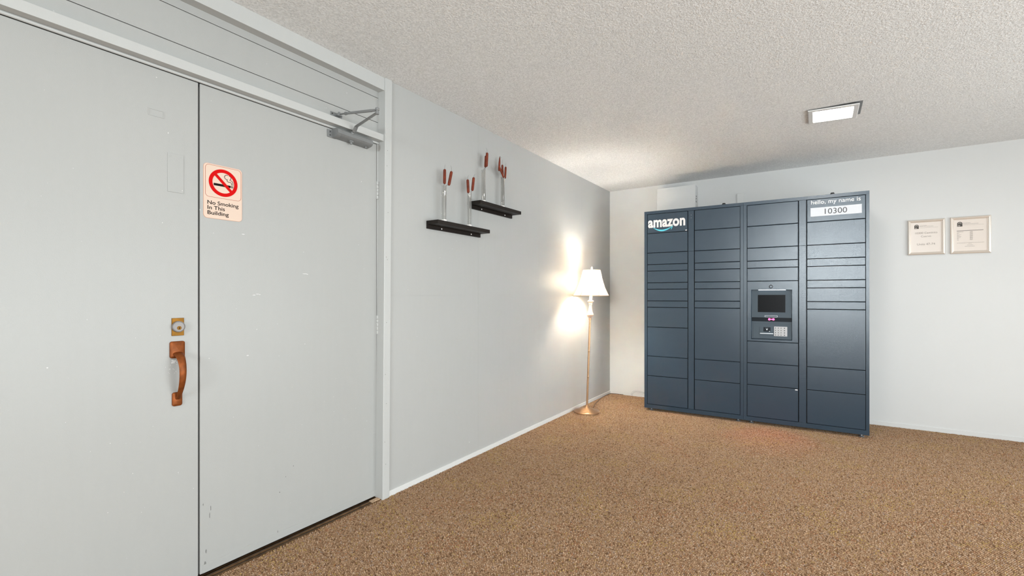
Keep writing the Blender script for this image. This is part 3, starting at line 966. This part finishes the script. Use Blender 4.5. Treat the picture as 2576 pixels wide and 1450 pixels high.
cattail(VY[1], SL, VY[1] - 0.004, (2.335, 1.909), (2.337, 2.009), 'left, taller cattail in the lower left vase', xb=0.055, xt=0.055, bend=0.003, x=0.055)
cattail(VY[1], SL, VY[1] + 0.006, (2.362, 1.903), (2.386, 2.003), 'right, outward-leaning cattail in the lower left vase', xb=0.068, xt=0.072, bend=-0.006, tip=0.036, x=0.066)
cattail(VY[2], SL, VY[2] - 0.004, (2.585, 1.893), (2.582, 1.993), 'left, lower cattail in the vase beside the upper shelf', xb=0.056, xt=0.052, bend=0.007, x=0.056)
cattail(VY[2], SL, VY[2] + 0.005, (2.614, 1.915), (2.628, 2.015), 'right, higher cattail in the vase beside the upper shelf', xb=0.068, xt=0.070, bend=0.010, tip=0.022, x=0.066)
cattail(VY[3], SR, VY[3] - 0.004, (2.778, 2.122), (2.783, 2.229), 'front cattail of the tallest pair on the upper shelf', xb=0.072, xt=0.074, bend=-0.010, x=0.066)
cattail(VY[3], SR, VY[3] + 0.004, (2.800, 2.127), (2.810, 2.218), 'cattail half hidden behind the tallest one on the upper shelf', xb=0.046, xt=0.044, bend=-0.003, x=0.055)
cattail(VY[4], SR, VY[4] - 0.005, (2.985, 2.142), (3.002, 2.262), 'slim pointed cattail standing highest in the right-hand vase', rad=0.0085, xb=0.040, xt=0.036, bend=0.018, tip=-0.006, x=0.052, pointed=True)
cattail(VY[4], SR, VY[4] - 0.002, (3.000, 2.088), (2.932, 2.166), 'cattail leaning far left out of the right-hand vase', rad=0.0075, xb=0.074, xt=0.076, bend=0.014, tip=0.014, x=0.064)
cattail(VY[4], SR, VY[4] + 0.002, (3.012, 2.104), (3.003, 2.194), 'middle cattail of the front three in the right-hand vase', rad=0.0082, xb=0.058, xt=0.058, bend=0.006, tip=0.04, x=0.058)
cattail(VY[4], SR, VY[4] + 0.006, (3.030, 2.090), (3.040, 2.186), 'rightmost cattail in the right-hand vase', rad=0.0082, xb=0.066, xt=0.066, bend=0.002, tip=0.028, x=0.066)

# ------------------------------------------------------------------ floor lamp
LX, LY = 0.154, 4.377
lamp = thing('floor_lamp', (LX, LY, 0), 'lit gold floor lamp with a cream bell shade in the corner', 'floor lamp')
def lean(mb, k=0.035):
    mb.v = [(x + 0.838 * k * z, y + 0.546 * k * z, z) for x, y, z in mb.v]
    return mb
obj('base', MB().lathe([(0.126, 0.0), (0.130, 0.003), (0.130, 0.014), (0.126, 0.018), (0.108, 0.022), (0.102, 0.026), (0.070, 0.034), (0.064, 0.039), (0.040, 0.046), (0.026, 0.052), (0.018, 0.062), (0.012, 0.074)], n=56), 'gold', lamp, local=True, smooth=True)
obj('pole', lean(MB().lathe([(0.0105, 0.05), (0.0105, 0.06), (0.0105, 0.345), (0.0105, 0.355), (0.0120, 0.357), (0.0120, 0.361), (0.0105, 0.363), (0.0105, 0.373), (0.0105, 0.605), (0.0105, 0.615), (0.0120, 0.617), (0.0120, 0.621), (0.0105, 0.623), (0.0105, 0.633),
                        (0.0105, 0.925), (0.0105, 0.935), (0.0145, 0.938), (0.0145, 0.950), (0.011, 0.953)], n=24)), 'gold', lamp, local=True, smooth=True)
obj('urn', lean(MB().lathe([(0.012, 0.950), (0.016, 0.956), (0.026, 0.968), (0.034, 0.982), (0.0345, 0.990), (0.031, 0.996), (0.024, 1.010), (0.019, 1.035), (0.0155, 1.065), (0.014, 1.085),
                       (0.019, 1.089), (0.020, 1.095), (0.015, 1.101), (0.017, 1.107), (0.029, 1.117), (0.031, 1.123), (0.026, 1.128), (0.016, 1.131)], n=36)), 'ivory', lamp, local=True, smooth=True)
obj('candle_sleeve', lean(MB().lathe([(0.0135, 1.130), (0.0135, 1.258), (0.010, 1.262)], n=20)), 'ivory', lamp, local=True, smooth=True)
bulb_m = emit_mat('lit_bulb_glass', (1.0, 0.955, 0.89, 1), BULB_E)
obj('bulb', lean(MB().lathe([(0.009, 1.262), (0.012, 1.278), (0.022, 1.305), (0.027, 1.325), (0.025, 1.346), (0.015, 1.362), (0.0, 1.368)], n=20)), bulb_m, lamp, local=True, smooth=True)
# bell shade of six panels
ZB, ZT = 1.178, 1.438
rb = [(0.1795, ZB), (0.168, 1.198), (0.150, 1.232), (0.133, 1.270), (0.119, 1.310), (0.107, 1.350), (0.0965, 1.392), (0.0855, ZT)]
def shade_r(a, r):
    # gently faceted: panels sag a little between the six ribs
    k = (a / (2 * PI) * 6) % 1.0
    return r * (1 - 0.05 * math.sin(PI * k))
N = 72
PH = R(20)
vs, fs = [], []
for r, z in rb:
    for k in range(N):
        a = 2 * PI * k / N
        q = shade_r(a, r)
        vs.append((q * math.cos(a + PH), q * math.sin(a + PH), z))
for i in range(len(rb) - 1):
    for k in range(N):
        a, b = i * N + k, i * N + (k + 1) % N
        fs.append((a, b, b + N, a + N))
sh = obj('lamp_shade', lean(MB().add(vs, fs)), 'shade', lamp, local=True, smooth=True)
for r, z, t in ((0.1795, ZB, 0.0030), (0.0855, ZT, 0.0022)):
    pts = []
    for k in range(N + 1):
        a = 2 * PI * k / N
        q = shade_r(a, r)
        pts.append((q * math.cos(a + PH), q * math.sin(a + PH), z))
    obj('rim_piping', lean(MB().tube(pts, t, 6)), 'shade_trim', sh, local=True, smooth=True)
for j in range(6):
    a = 2 * PI * j / 6 + PH
    obj('rib_piping', lean(MB().tube([(r * math.cos(a), r * math.sin(a), z) for r, z in rb], 0.0021, 5)), 'shade_trim', sh, local=True)
spd = MB()
for j in range(3):
    a = 2 * PI * j / 3 + 0.4
    spd.tube([(0, 0, ZT - 0.004), (0.08 * math.cos(a), 0.08 * math.sin(a), ZT - 0.002)], 0.0013, 5)
spd.tube([(0.03, 0.0, 1.235), (0.045, 0, 1.30), (0.03, 0, 1.40), (0, 0, ZT - 0.003)], 0.0012, 5)
spd.tube([(-0.03, 0.0, 1.235), (-0.045, 0, 1.30), (-0.03, 0, 1.40), (0, 0, ZT - 0.003)], 0.0012, 5)
spd.tube([(-0.03, 0.0, 1.235), (0.03, 0.0, 1.235)], 0.0012, 5)
obj('harp', lean(spd), 'gold', lamp, local=True)
obj('finial', lean(MB().lathe([(0.004, ZT - 0.006), (0.004, ZT + 0.004), (0.008, ZT + 0.008), (0.0095, ZT + 0.016), (0.007, ZT + 0.026), (0.003, ZT + 0.034), (0.0, ZT + 0.037)], n=18)), 'ivory', lamp, local=True, smooth=True)
cordp = [(0.02, 0.122, 0.010), (0.012, 0.150, 0.004), (-0.026, 0.233, 0.003), (-0.078, 0.415, 0.003), (-0.104, 0.555, 0.003), (-0.133, 0.723, 0.003), (-0.138, 0.82, 0.003), (-0.137, 0.92, 0.003), (-0.122, 0.985, 0.004), (-0.06, 1.004, 0.004), (0.02, 1.006, 0.004)]
cp, cr = resample(cordp, [0.003] * len(cordp), 50)
obj('power_cord', MB().tube(cp, 0.0030, 6), 'cord', lamp, local=True, smooth=True)

# ------------------------------------------------------------------ parcel lockers
LROT = R(1.1)
LO = Vector((0.611, 4.79, 0))
def loc_at(x, y=0.0, z=0.0):
    return (LO.x + x * math.cos(LROT) - y * math.sin(LROT), LO.y + x * math.sin(LROT) + y * math.cos(LROT), z)
LZ0, LZ1, LD = 0.027, 2.042, 0.49
Z = [2.012, 1.815, 1.615, 1.496, 1.430, 1.310, 1.244, 1.126, 1.060, 0.858, 0.560, 0.359, 0.067]
locker_a = thing('parcel_locker', loc_at(0), 'left slate parcel locker cabinet bearing a white logo with a teal smile', 'parcel locker', None, LROT)
locker_b = thing('parcel_locker', loc_at(0.9205), 'right slate parcel locker cabinet with screen, keypad and name plate', 'parcel locker', None, LROT)

def door_panel(par, x0, x1, z0, z1, name='locker_door'):
    g = 0.0024
    return obj(name, MB().box(x0 + g, x1 - g, 0.002, 0.020, z0 + g, z1 - g, 0.0022), 'locker', par, local=True)

def cabinet(par, W, cols, strip):
    """cols: [(x0, x1)] door columns; strip: (x0, x1) of the electronics strip between them"""
    fr = MB()
    fr.box(0.0003, W - 0.0003, 0.022, LD, LZ0, LZ1)                                   # carcass
    obj('carcass', fr, 'locker', par, local=True)
    fb = MB()
    b = 0.0006
    fb.box(0.0003, W - 0.0003, 0.0, 0.024, Z[0] + 0.001, LZ1, b)                       # head
    fb.box(0.0003, W - 0.0003, 0.0, 0.024, LZ0, Z[-1] - 0.001, b)                      # sill
    fb.box(0.0003, cols[0][0] - 0.001, 0.0, 0.024, Z[-1] - 0.001, Z[0] + 0.001, b)                        # left stile
    fb.box(cols[-1][1] + 0.001, W - 0.0003, 0.0, 0.024, Z[-1] - 0.001, Z[0] + 0.001, b)                   # right stile
    obj('face_frame', fb, 'locker', par, local=True)
    bk_ = MB()
    for x0, x1 in cols + [strip]:
        bk_.box(x0 - 0.005, x1 + 0.005, 0.0195, 0.0226, Z[-1] - 0.001, Z[0] + 0.001)
    obj('gap_lining', bk_, 'locker_in', par, local=True)
    zs = 1.615
    for z0, z1 in ((Z[-1], zs - 0.0008), (zs + 0.0008, Z[0])):
        st = obj('strip_cover', MB().box(strip[0] + 0.001, strip[1] - 0.001, 0.002, 0.020, z0, z1, 0.001), 'locker', par, local=True)
    ft = [(0.06, 0.05), (W - 0.05, 0.05), (0.06, LD - 0.06), (W - 0.05, LD - 0.06)]
    for x, y in ft:
        obj('foot', MB().lathe([(0.020, -0.002), (0.021, 0.003), (0.018, 0.007), (0.008, 0.010), (0.007, LZ0 + 0.002)], (x, y, 0.0), 20), 'steel', par, local=True, smooth=True)
    return st

WA, WB = 0.920, 0.9325
stA = cabinet(locker_a, WA, [(0.029, 0.4265), (0.489, 0.8935)], (0.430, 0.4855))
B0 = 0.9205
stB = cabinet(locker_b, WB, [(0.949 - B0, 1.3545 - B0), (1.4165 - B0, 1.8285 - B0)], (1.358 - B0, 1.4135 - B0))

dA1 = [door_panel(locker_a, 0.029, 0.4265, z1, z0) for z0, z1 in zip(Z, Z[1:])]
c2 = [0, 1, 2, 3, 4, 5, 6, 7, 8, 10, 11, 12]
dA2 = [door_panel(locker_a, 0.489, 0.8935, Z[b], Z[a]) for a, b in zip(c2, c2[1:])]
c3 = [(0, 1), (1, 2), (2, 3), (3, 4), (4, 5)]
dB3 = [door_panel(locker_b, 0.949 - B0, 1.3545 - B0, Z[b], Z[a]) for a, b in c3]
ZK0, ZK1 = 1.310, 0.760
for z0, z1 in ((ZK1, 0.560), (0.560, 0.359), (0.359, 0.067)):
    dB3.append(door_panel(locker_b, 0.949 - B0, 1.3545 - B0, z1, z0))
dB4 = [door_panel(locker_b, 1.4165 - B0, 1.8285 - B0, Z[b], Z[a]) for a, b in zip(c2, c2[1:])]

def on_door(shift=0.0):
    return lambda u, v, d: (u - shift, 0.002 - d, v)
mA, mB = on_door(0.0), on_door(B0)
# wordmark with smile on the first door
d0 = dA1[0]
obj('wordmark', text_mb('amazon', mA, 0.0385, 1.8775, width=0.365, height=0.072, bold=0.035, spacing=1.04, d1=0.0006), 'white_print', d0, local=True)
n_ = 24
low, upp = [], []
for k in range(n_ + 1):
    t = k / n_
    x = 0.091 + (0.277 - 0.091) * t
    low.append((x, 1.8705 - 0.0395 * 4 * t * (1 - t) * (1.0 - 0.12 * (t - 0.5))))
    upp.append((x, 1.8735 - 0.0270 * 4 * t * (1 - t) * (1.0 - 0.12 * (t - 0.5)) + 0.0025 * (t > 0.97)))
smile = MB()
m_up = upp[::-1]
vs = [mA(u, v, 0.0006) for u, v in low] + [mA(u, v, 0.0006) for u, v in upp]
fs = [(i, i + 1, n_ + 2 + i, n_ + 1 + i) for i in range(n_)]
smile.add(vs, fs)
head_pts = [(0.243, 1.8765), (0.262, 1.8845), (0.283, 1.8865), (0.2835, 1.8690), (0.270, 1.8430), (0.2665, 1.8455), (0.2750, 1.8680), (0.2745, 1.8770), (0.262, 1.8770), (0.2445, 1.8725)]
smile.add([mA(u, v, 0.0006) for u, v in head_pts], [tuple(range(len(head_pts)))])
obj('smile_arrow', smile, 'teal', d0, local=True)
obj('small_sticker', MB().prism(rect(0.4045, 0.4195, 1.8205, 1.8285), mA, 0, 0.0006), 'white_print', d0, local=True)
# name door
d4 = dB4[0]
obj('greeting', text_mb('hello, my name is', mB, 1.449, 1.9675, width=0.346, bold=0.0, d1=0.0006), 'white_print', d4, local=True)
obj('name_plate', MB().prism(rect(1.4445, 1.8025, 1.8625, 1.9370), mB, 0, 0.0010), 'plate_white', d4, local=True)
obj('number', text_mb('10300', mB, 1.547, 1.8775, width=0.156, height=0.0455, d1=0.0014), 'grey_print', d4, local=True)
obj('small_sticker', MB().prism(rect(1.330, 1.3495, 0.3445, 0.3525), mB, 0, 0.0006), 'white_print', dB3[-1], local=True)
obj('sticker', MB().prism(rect(1.3725, 1.3995, 1.918, 1.976), mB, 0, 0.0015), 'locker', locker_b, local=True)
obj('sticker', MB().prism(rect(0.4480, 0.4740, 1.918, 1.976), mA, 0, 0.0015), 'locker', locker_a, local=True)
for z in (1.968, 1.941):
    obj('rivet', MB().lathe([(0.0032, 0.0012), (0.0022, -0.001), (0, -0.0012)], (0.459, 0.001, z), 10, 'y'), 'steel', locker_a, local=True)
# lifting bolts on top
for par, x in ((locker_a, 0.748), (locker_b, 1.603 - B0)):
    obj('top_bolt', MB().lathe([(0.017, LZ1 - 0.001), (0.017, LZ1 + 0.008), (0.013, LZ1 + 0.013), (0.013, LZ1 + 0.018), (0.0, LZ1 + 0.019)], (x, 0.04, 0), 16), 'label_black', par, local=True, smooth=True)

# kiosk panel: plate with a recess holding screen, scanner, card reader and keypad
kx0, kx1 = 0.949 + 0.0024, 1.3545 - 0.0024
kz0, kz1 = ZK1 + 0.0024, ZK0 - 0.0024
rx0, rx1, rz0, rz1 = 0.984, 1.307, 0.781, 1.232
def kp(u, d, v):
    return (u - B0, 0.002 + d, v)
kb = MB()
loops = [(kx0, kx1, kz0, kz1, 0.018), (kx0, kx1, kz0, kz1, 0.0012), (kx0 + 0.0012, kx1 - 0.0012, kz0 + 0.0012, kz1 - 0.0012, 0.0),
         (rx0, rx1, rz0, rz1, 0.0), (rx0 + 0.004, rx1 - 0.004, rz0 + 0.004, rz1 - 0.004, 0.012)]
vs, fs = [], []
for a, b, c, d, dep in loops:
    vs += [kp(a, dep, c), kp(b, dep, c), kp(b, dep, d), kp(a, dep, d)]
for i in range(len(loops) - 1):
    for j in range(4):
        q = (j + 1) % 4
        fs.append((i * 4 + j, i * 4 + q, i * 4 + 4 + q, i * 4 + 4 + j))
kb.add(vs, fs)
kiosk = obj('kiosk_panel', kb, 'locker', locker_b, local=True)
ix0, ix1 = rx0 + 0.004, rx1 - 0.004
# screen bezel tilted back: upper fascia from the hood to the scanner slot
bz = MB()
bz.add([kp(ix0, 0.014, 1.228), kp(ix1, 0.014, 1.228), kp(ix1, 0.004, 0.980), kp(ix0, 0.004, 0.980),
        kp(ix0, 0.014, 0.980), kp(ix1, 0.014, 0.980)], [(0, 1, 2, 3), (3, 2, 5, 4), (0, 3, 4), (1, 5, 2)])
obj('screen_bezel', bz, 'kiosk', kiosk, local=True)
def bz_pt(u, v, d=0.0):
    t = (1.228 - v) / 0.248
    return kp(u, 0.014 - 0.010 * t - d, v)
sc_ = MB()
c_ = [(1.038, 1.0285), (1.2555, 1.0285), (1.2555, 1.185), (1.038, 1.185)]
sc_.add([bz_pt(u, v, 0.0010) for u, v in c_] + [bz_pt(u, v, 0.0) for u, v in c_], [(0, 1, 2, 3)] + [(i, (i + 1) % 4, 4 + (i + 1) % 4, 4 + i) for i in range(4)])
obj('screen', sc_, 'screen', kiosk, local=True)
lbm = MB().box(1.043 - B0, 1.259 - B0, 0.004, 0.010, 1.2275, 1.2325)
obj('light_bar', lbm, 'white_led', kiosk, local=True)
tg = [(1.094, 0.984), (1.194, 0.984), (1.194, 0.999), (1.094, 0.999)]
ti = [(1.0965, 0.9862), (1.1915, 0.9862), (1.1915, 0.9968), (1.0965, 0.9968)]
tgm = MB().add([bz_pt(u, v, 0.0008) for u, v in tg] + [bz_pt(u, v, 0.0008) for u, v in ti], [(i, (i + 1) % 4, 4 + (i + 1) % 4, 4 + i) for i in range(4)])
obj('scanner_label', tgm, 'steel', kiosk, local=True)
obj('camera', MB().lathe([(0.016, 0.004), (0.0155, 0.0), (0.011, -0.002), (0.010, 0.0005), (0.0, 0.0006)], (1.144 - B0, 0.0018, 1.2600), 24, 'y'), 'lens', kiosk, local=True, smooth=True)
# scanner slot
obj('scanner_window', MB().box(ix0 - B0, ix1 - B0, 0.0172, 0.0190, 0.944, 0.982), 'kiosk_dark', kiosk, local=True)
led = MB()
for u in (1.130, 1.162):
    led.lathe([(0.010, 0.0174), (0.009, 0.0140), (0.0, 0.0130)], (u - B0, 0, 0.964), 16, 'y')
led.box(1.130 - B0, 1.162 - B0, 0.0150, 0.0172, 0.9605, 0.9675)
obj('scanner_light', led, 'led', kiosk, local=True)
rl = bpy.data.lights.new('scanner_beam', 'SPOT')
rl.energy = 16.0
rl.color = (1.0, 0.05, 0.04)
rl.spot_size = R(48)
rl.spot_blend = 1.0
rl.shadow_soft_size = 0.01
rlo = bpy.data.objects.new('scanner_beam', rl)
COL.objects.link(rlo)
rlo.parent = locker_b
rlo.location = (1.146 - B0, -0.004, 0.964)
rlo.rotation_euler = (R(24), 0, R(180))
# lower tray, sloping outwards at the bottom
lw = MB()
lw.add([kp(ix0, 0.017, 0.944), kp(ix1, 0.017, 0.944), kp(ix1, 0.004, 0.787), kp(ix0, 0.004, 0.787), kp(ix0, 0.02, 0.787), kp(ix1, 0.02, 0.787)],
       [(0, 1, 2, 3), (3, 2, 5, 4), (0, 3, 4), (1, 5, 2)])
lo_ = obj('keypad_tray', lw, 'kiosk', kiosk, local=True)
def lw_pt(u, v, d=0.0):
    t = (0.944 - v) / 0.157
    return kp(u, 0.017 - 0.013 * t - d, v)
def lw_block(u0, u1, v0, v1, h, mb=None):
    mb = mb or MB()
    c = [(u0, v0), (u1, v0), (u1, v1), (u0, v1)]
    return mb.add([lw_pt(u, v, h) for u, v in c] + [lw_pt(u, v, -0.001) for u, v in c], [(0, 1, 2, 3)] + [(i, (i + 1) % 4, 4 + (i + 1) % 4, 4 + i) for i in range(4)])
tr = MB()
o4 = [(ix0 + 0.012, 0.795), (ix1 - 0.012, 0.795), (ix1 - 0.012, 0.932), (ix0 + 0.012, 0.932)]
i4 = [(ix0 + 0.018, 0.801), (ix1 - 0.018, 0.801), (ix1 - 0.018, 0.926), (ix0 + 0.018, 0.926)]
tr.add([lw_pt(u, v, 0.003) for u, v in o4] + [lw_pt(u, v, 0.003) for u, v in i4] + [lw_pt(u, v, 0.0) for u, v in o4] + [lw_pt(u, v, 0.0) for u, v in i4],
       [(i, (i + 1) % 4, 4 + (i + 1) % 4, 4 + i) for i in range(4)] + [(i, (i + 1) % 4, 8 + (i + 1) % 4, 8 + i) for i in range(4)] + [(4 + i, 4 + (i + 1) % 4, 12 + (i + 1) % 4, 12 + i) for i in range(4)])
obj('tray_rim', tr, 'kiosk', kiosk, local=True)
obj('card_reader', lw_block(1.055, 1.162, 0.820, 0.897, 0.004), 'kiosk', kiosk, local=True)
obj('reader_window', lw_block(1.083, 1.140, 0.852, 0.892, 0.0048), 'kiosk_dark', kiosk, local=True)
mk = lw_block(1.106, 1.116, 0.866, 0.876, 0.0055)
lw_block(1.103, 1.107, 0.880, 0.884, 0.0055, mk); lw_block(1.115, 1.119, 0.880, 0.884, 0.0055, mk); lw_block(1.128, 1.136, 0.853, 0.858, 0.0055, mk)
obj('reader_icon', mk, 'steel', kiosk, local=True)
obj('card_slot_edge', lw_block(1.056, 1.162, 0.832, 0.8385, 0.009), 'steel', kiosk, local=True)
obj('keypad_plate', lw_block(1.167, 1.2700, 0.8145, 0.900, 0.004), 'keys', kiosk, local=True)
ky = MB(); dg = MB()
wd = [0.0195, 0.0195, 0.0195, 0.030]
for r_ in range(4):
    u = 1.1705
    for c__ in range(4):
        v1 = 0.8965 - r_ * 0.0206
        lw_block(u, u + wd[c__] - 0.0015, v1 - 0.0188, v1, 0.0065, ky)
        lw_block(u + wd[c__] * 0.32, u + wd[c__] * 0.58, v1 - 0.0140, v1 - 0.0050, 0.0067, dg)
        u += wd[c__] + 0.0022
k1 = obj('keypad_keys', ky, 'keys', kiosk, local=True); k1['kind'] = 'stuff'
k2 = obj('key_marks', dg, 'grey_print', kiosk, local=True); k2['kind'] = 'stuff'

# ------------------------------------------------------------------ framed notices
def notice(x0, x1, z0, z1, label):
    t = thing('framed_notice', ((x0 + x1) / 2, YB, z0), label, 'framed notice', 'framed notices on the white wall')
    prof = [(0.0, 0.0), (0.0, 0.012), (0.003, 0.016), (0.009, 0.018), (0.015, 0.0165), (0.018, 0.013), (0.0215, 0.012), (0.0235, 0.007)]
    vs, fs = [], []
    for ins, d in prof:
        for u, v in ((x0 + ins, z0 + ins), (x1 - ins, z0 + ins), (x1 - ins, z1 - ins), (x0 + ins, z1 - ins)):
            vs.append((u, YB - d, v))
    for i in range(len(prof) - 1):
        for j in range(4):
            q = (j + 1) % 4
            fs.append((i * 4 + j, i * 4 + q, i * 4 + 4 + q, i * 4 + 4 + j))
    obj('frame', MB().add(vs, fs), 'silver_frame', t)
    sheet = obj('sheet', MB().box(x0 + 0.022, x1 - 0.022, YB - 0.0075, YB - 0.001, z0 + 0.022, z1 - 0.022), 'paper', t)
    return t, sheet
pm = on_y(YB - 0.0075)
def emblem(sh, x0, x1, z0, z1):
    w = x1 - x0
    arch = [(x0, z0)] + [(x1, z0)] + [((x0 + x1) / 2 + w / 2 * math.cos(PI * k / 14), z1 - w * 0.42 + w * 0.42 * math.sin(PI * k / 14)) for k in range(15)]
    obj('emblem', MB().prism(arch, pm, 0, 0.0004), 'ink_dark', sh)
    mb = MB()
    for q in (0.30, 0.20):
        mb.strip([((x0 + x1) / 2 + w * q * math.cos(PI * k / 10), z1 - w * 0.50 + w * q * math.sin(PI * k / 10)) for k in range(11)], 0.0012, pm, 0.0004, 0.0007)
    for k in range(4):
        mb.strip([(x0 + w * (0.12 + 0.12 * k), z0 + 0.002), (x0 + w * (0.2 + 0.12 * k), z0 + w * 0.42)], 0.0012, pm, 0.0004, 0.0007)
    obj('emblem_lines', mb, 'paper', sh)
def lines(sh, rows, name='fine_print'):
    mb = MB()
    for x0, x1, z, t in rows:
        # fine print too small to read: broken dashes of word length
        x = x0
        while x < x1 - 0.002:
            w = random.uniform(0.004, 0.011)
            mb.prism(rect(x, min(x + w, x1), z - t / 2, z + t / 2), pm, 0, 0.0004)
            x += w + 0.0014
    o = obj(name, mb, 'ink', sh)
    return o
n1, s1 = notice(2.775, 3.022, 1.535, 1.842, 'left silver-framed notice with the printed street address')
emblem(s1, 2.820, 2.850, 1.764, 1.801)
lines(s1, [(2.855, 2.902, 1.7905, 0.0022), (2.855, 2.947, 1.7825, 0.0022), (2.855, 2.977, 1.7720, 0.0014)])
obj('lettering', text_mb('10300 Caminito', pm, 2.8265, 1.7185, width=0.146, d1=0.0004), 'ink', s1)
obj('lettering', text_mb('Cuervo', pm, 2.8650, 1.6895, width=0.066, d1=0.0004), 'ink', s1)
obj('lettering', text_mb('Units 47-74', pm, 2.8385, 1.6195, width=0.119, d1=0.0004), 'ink', s1)
n2, s2 = notice(3.055, 3.305, 1.533, 1.843, 'right silver-framed notice with a small printed table')
emblem(s2, 3.098, 3.131, 1.7625, 1.802)
lines(s2, [(3.135, 3.182, 1.7905, 0.0022), (3.135, 3.232, 1.7825, 0.0022), (3.135, 3.262, 1.7725, 0.0014)])
obj('table_header', MB().prism(rect(3.096, 3.259, 1.7235, 1.7285), pm, 0, 0.0004), 'ink', s2)
lines(s2, [(3.097, 3.097 + w_, 1.7160 - 0.0076 * k, 0.0022) for k, w_ in enumerate((0.040, 0.016, 0.012, 0.025, 0.014, 0.026, 0.024, 0.012, 0.010, 0.013))]
      + [(3.177, 3.195, 1.7160 - 0.0076 * k, 0.0034) for k in range(10)], 'table_rows')
lines(s2, [(3.096, 3.264, 1.6235, 0.0020), (3.168, 3.190, 1.6165, 0.0018), (3.160, 3.197, 1.6040, 0.0022), (3.146, 3.208, 1.5935, 0.0020)])

# ------------------------------------------------------------------ electrical panel, raceway, cable
ep_ = thing('electrical_panel', (0.81, YB, 2.09), 'white metal electrical panel box high on the wall above the lockers', 'electrical panel')
obj('box', MB().box(0.612, 1.012, 5.275, YB, 2.09, 2.366, 0.001), 'panel', ep_)
obj('cover_door', MB().box(0.604, 1.013, 5.268, 5.276, 2.085, 2.370, 0.001), 'panel', ep_)
lb = obj('side_label', MB().box(1.0115, 1.0126, 5.290, 5.330, 2.186, 2.232), 'label_black', ep_)
obj('side_sticker', MB().box(1.0115, 1.0127, 5.295, 5.325, 2.244, 2.256), 'ink_dark', ep_)
lm_ = MB()
for k in range(4):
    lm_.box(1.0124, 1.0129, 5.294 + 0.0095 * k, 5.299 + 0.0095 * k, 2.195, 2.224)
obj('label_print', lm_, 'cap', lb)
rc = thing('cable_raceway', (1.439, YB, 0.30), 'flat white cable cover strip rising behind the lockers', 'cable cover')
obj('cover', MB().box(1.400, 1.478, YB - 0.026, YB, 0.30, 2.246, 0.006), 'panel', rc)
obj('side_flange', MB().box(1.392, 1.486, YB - 0.008, YB, 0.30, 2.238, 0.002), 'panel', rc)
cb = [(0.270, YB - 0.014, 0.004), (0.272, YB - 0.015, 0.022), (0.283, YB - 0.015, 0.050), (0.313, YB - 0.016, 0.066), (0.36, YB - 0.016, 0.067), (0.417, YB - 0.016, 0.060), (0.50, YB - 0.016, 0.050), (0.64, YB - 0.016, 0.040)]
c1_, _ = resample(cb, [0.002] * len(cb), 30)
cb2 = [(0.286, YB - 0.022, 0.004), (0.288, YB - 0.022, 0.026), (0.308, YB - 0.023, 0.050), (0.340, YB - 0.023, 0.058), (0.376, YB - 0.023, 0.059), (0.43, YB - 0.023, 0.052), (0.50, YB - 0.023, 0.042), (0.64, YB - 0.023, 0.030)]
c2_, _ = resample(cb2, [0.002] * len(cb2), 30)
tag(obj('cable', MB().tube(c1_, 0.0026, 6), 'cable', smooth=True, origin=(0.270, YB - 0.014, 0)), 'outer loop of thin white cable at the wall left of the lockers', 'cable', 'white cables by the lockers')
tag(obj('cable', MB().tube(c2_, 0.0026, 6), 'cable', smooth=True, origin=(0.286, YB - 0.022, 0)), 'inner loop of thin white cable at the wall left of the lockers', 'cable', 'white cables by the lockers')

# ------------------------------------------------------------------ ceiling lights
def ceiling_light(x, y, label, tilt=0.0):
    c = thing('ceiling_light', (x, y, ZC), label, 'ceiling light', 'square ceiling lights')
    s = 0.1425
    def T(px, py, pz):
        return (px, py, pz - tilt * (px + s))
    vs, fs = [], []
    prof = [(s, -0.001), (s, -0.010), (s - 0.003, -0.012), (s - 0.028, -0.0125), (s - 0.030, -0.010), (s - 0.036, -0.006)]
    for q, z in prof:
        vs += [T(-q, -q, z), T(q, -q, z), T(q, q, z), T(-q, q, z)]
    for i in range(len(prof) - 1):
        for j in range(4):
            k = (j + 1) % 4
            fs.append((i * 4 + j, i * 4 + k, i * 4 + 4 + k, i * 4 + 4 + j))
    obj('flange', MB().add(vs, fs), 'fixture', c, local=True)
    q = s - 0.036
    obj('diffuser', MB().add([T(-q, -q, -0.0065), T(q, -q, -0.0065), T(q, q, -0.0065), T(-q, q, -0.0065)], [(0, 3, 2, 1)]), 'diffuser', c, local=True)
    pan = MB()
    pan.add([T(u * s, v * s, zz) for zz in (-0.0012, -0.0045) for u, v in ((-1, -1), (1, -1), (1, 1), (-1, 1))],
            [(0, 1, 2, 3), (4, 5, 6, 7), (0, 1, 5, 4), (1, 2, 6, 5), (2, 3, 7, 6), (3, 0, 4, 7)])
    obj('back_pan', pan, 'fixture', c, local=True)
    obj('cutout_shade', MB().box(-s + 0.01, s + 0.018, -s + 0.006, s - 0.012, -0.0012, 0.02), 'closer', c, local=True)  # dark plate whose colour stands for the shade in the ceiling cutout
    return c
ceiling_light(2.193, 3.912, 'small square lit ceiling light in front of the parcel lockers', 0.035)
for yy, w_ in ((1.37, 'nearest the double door'), (-1.18, 'just behind the photographer'), (-3.73, 'farthest behind the photographer')):
    ceiling_light(2.193, yy, 'square ceiling light outside the picture, ' + w_)
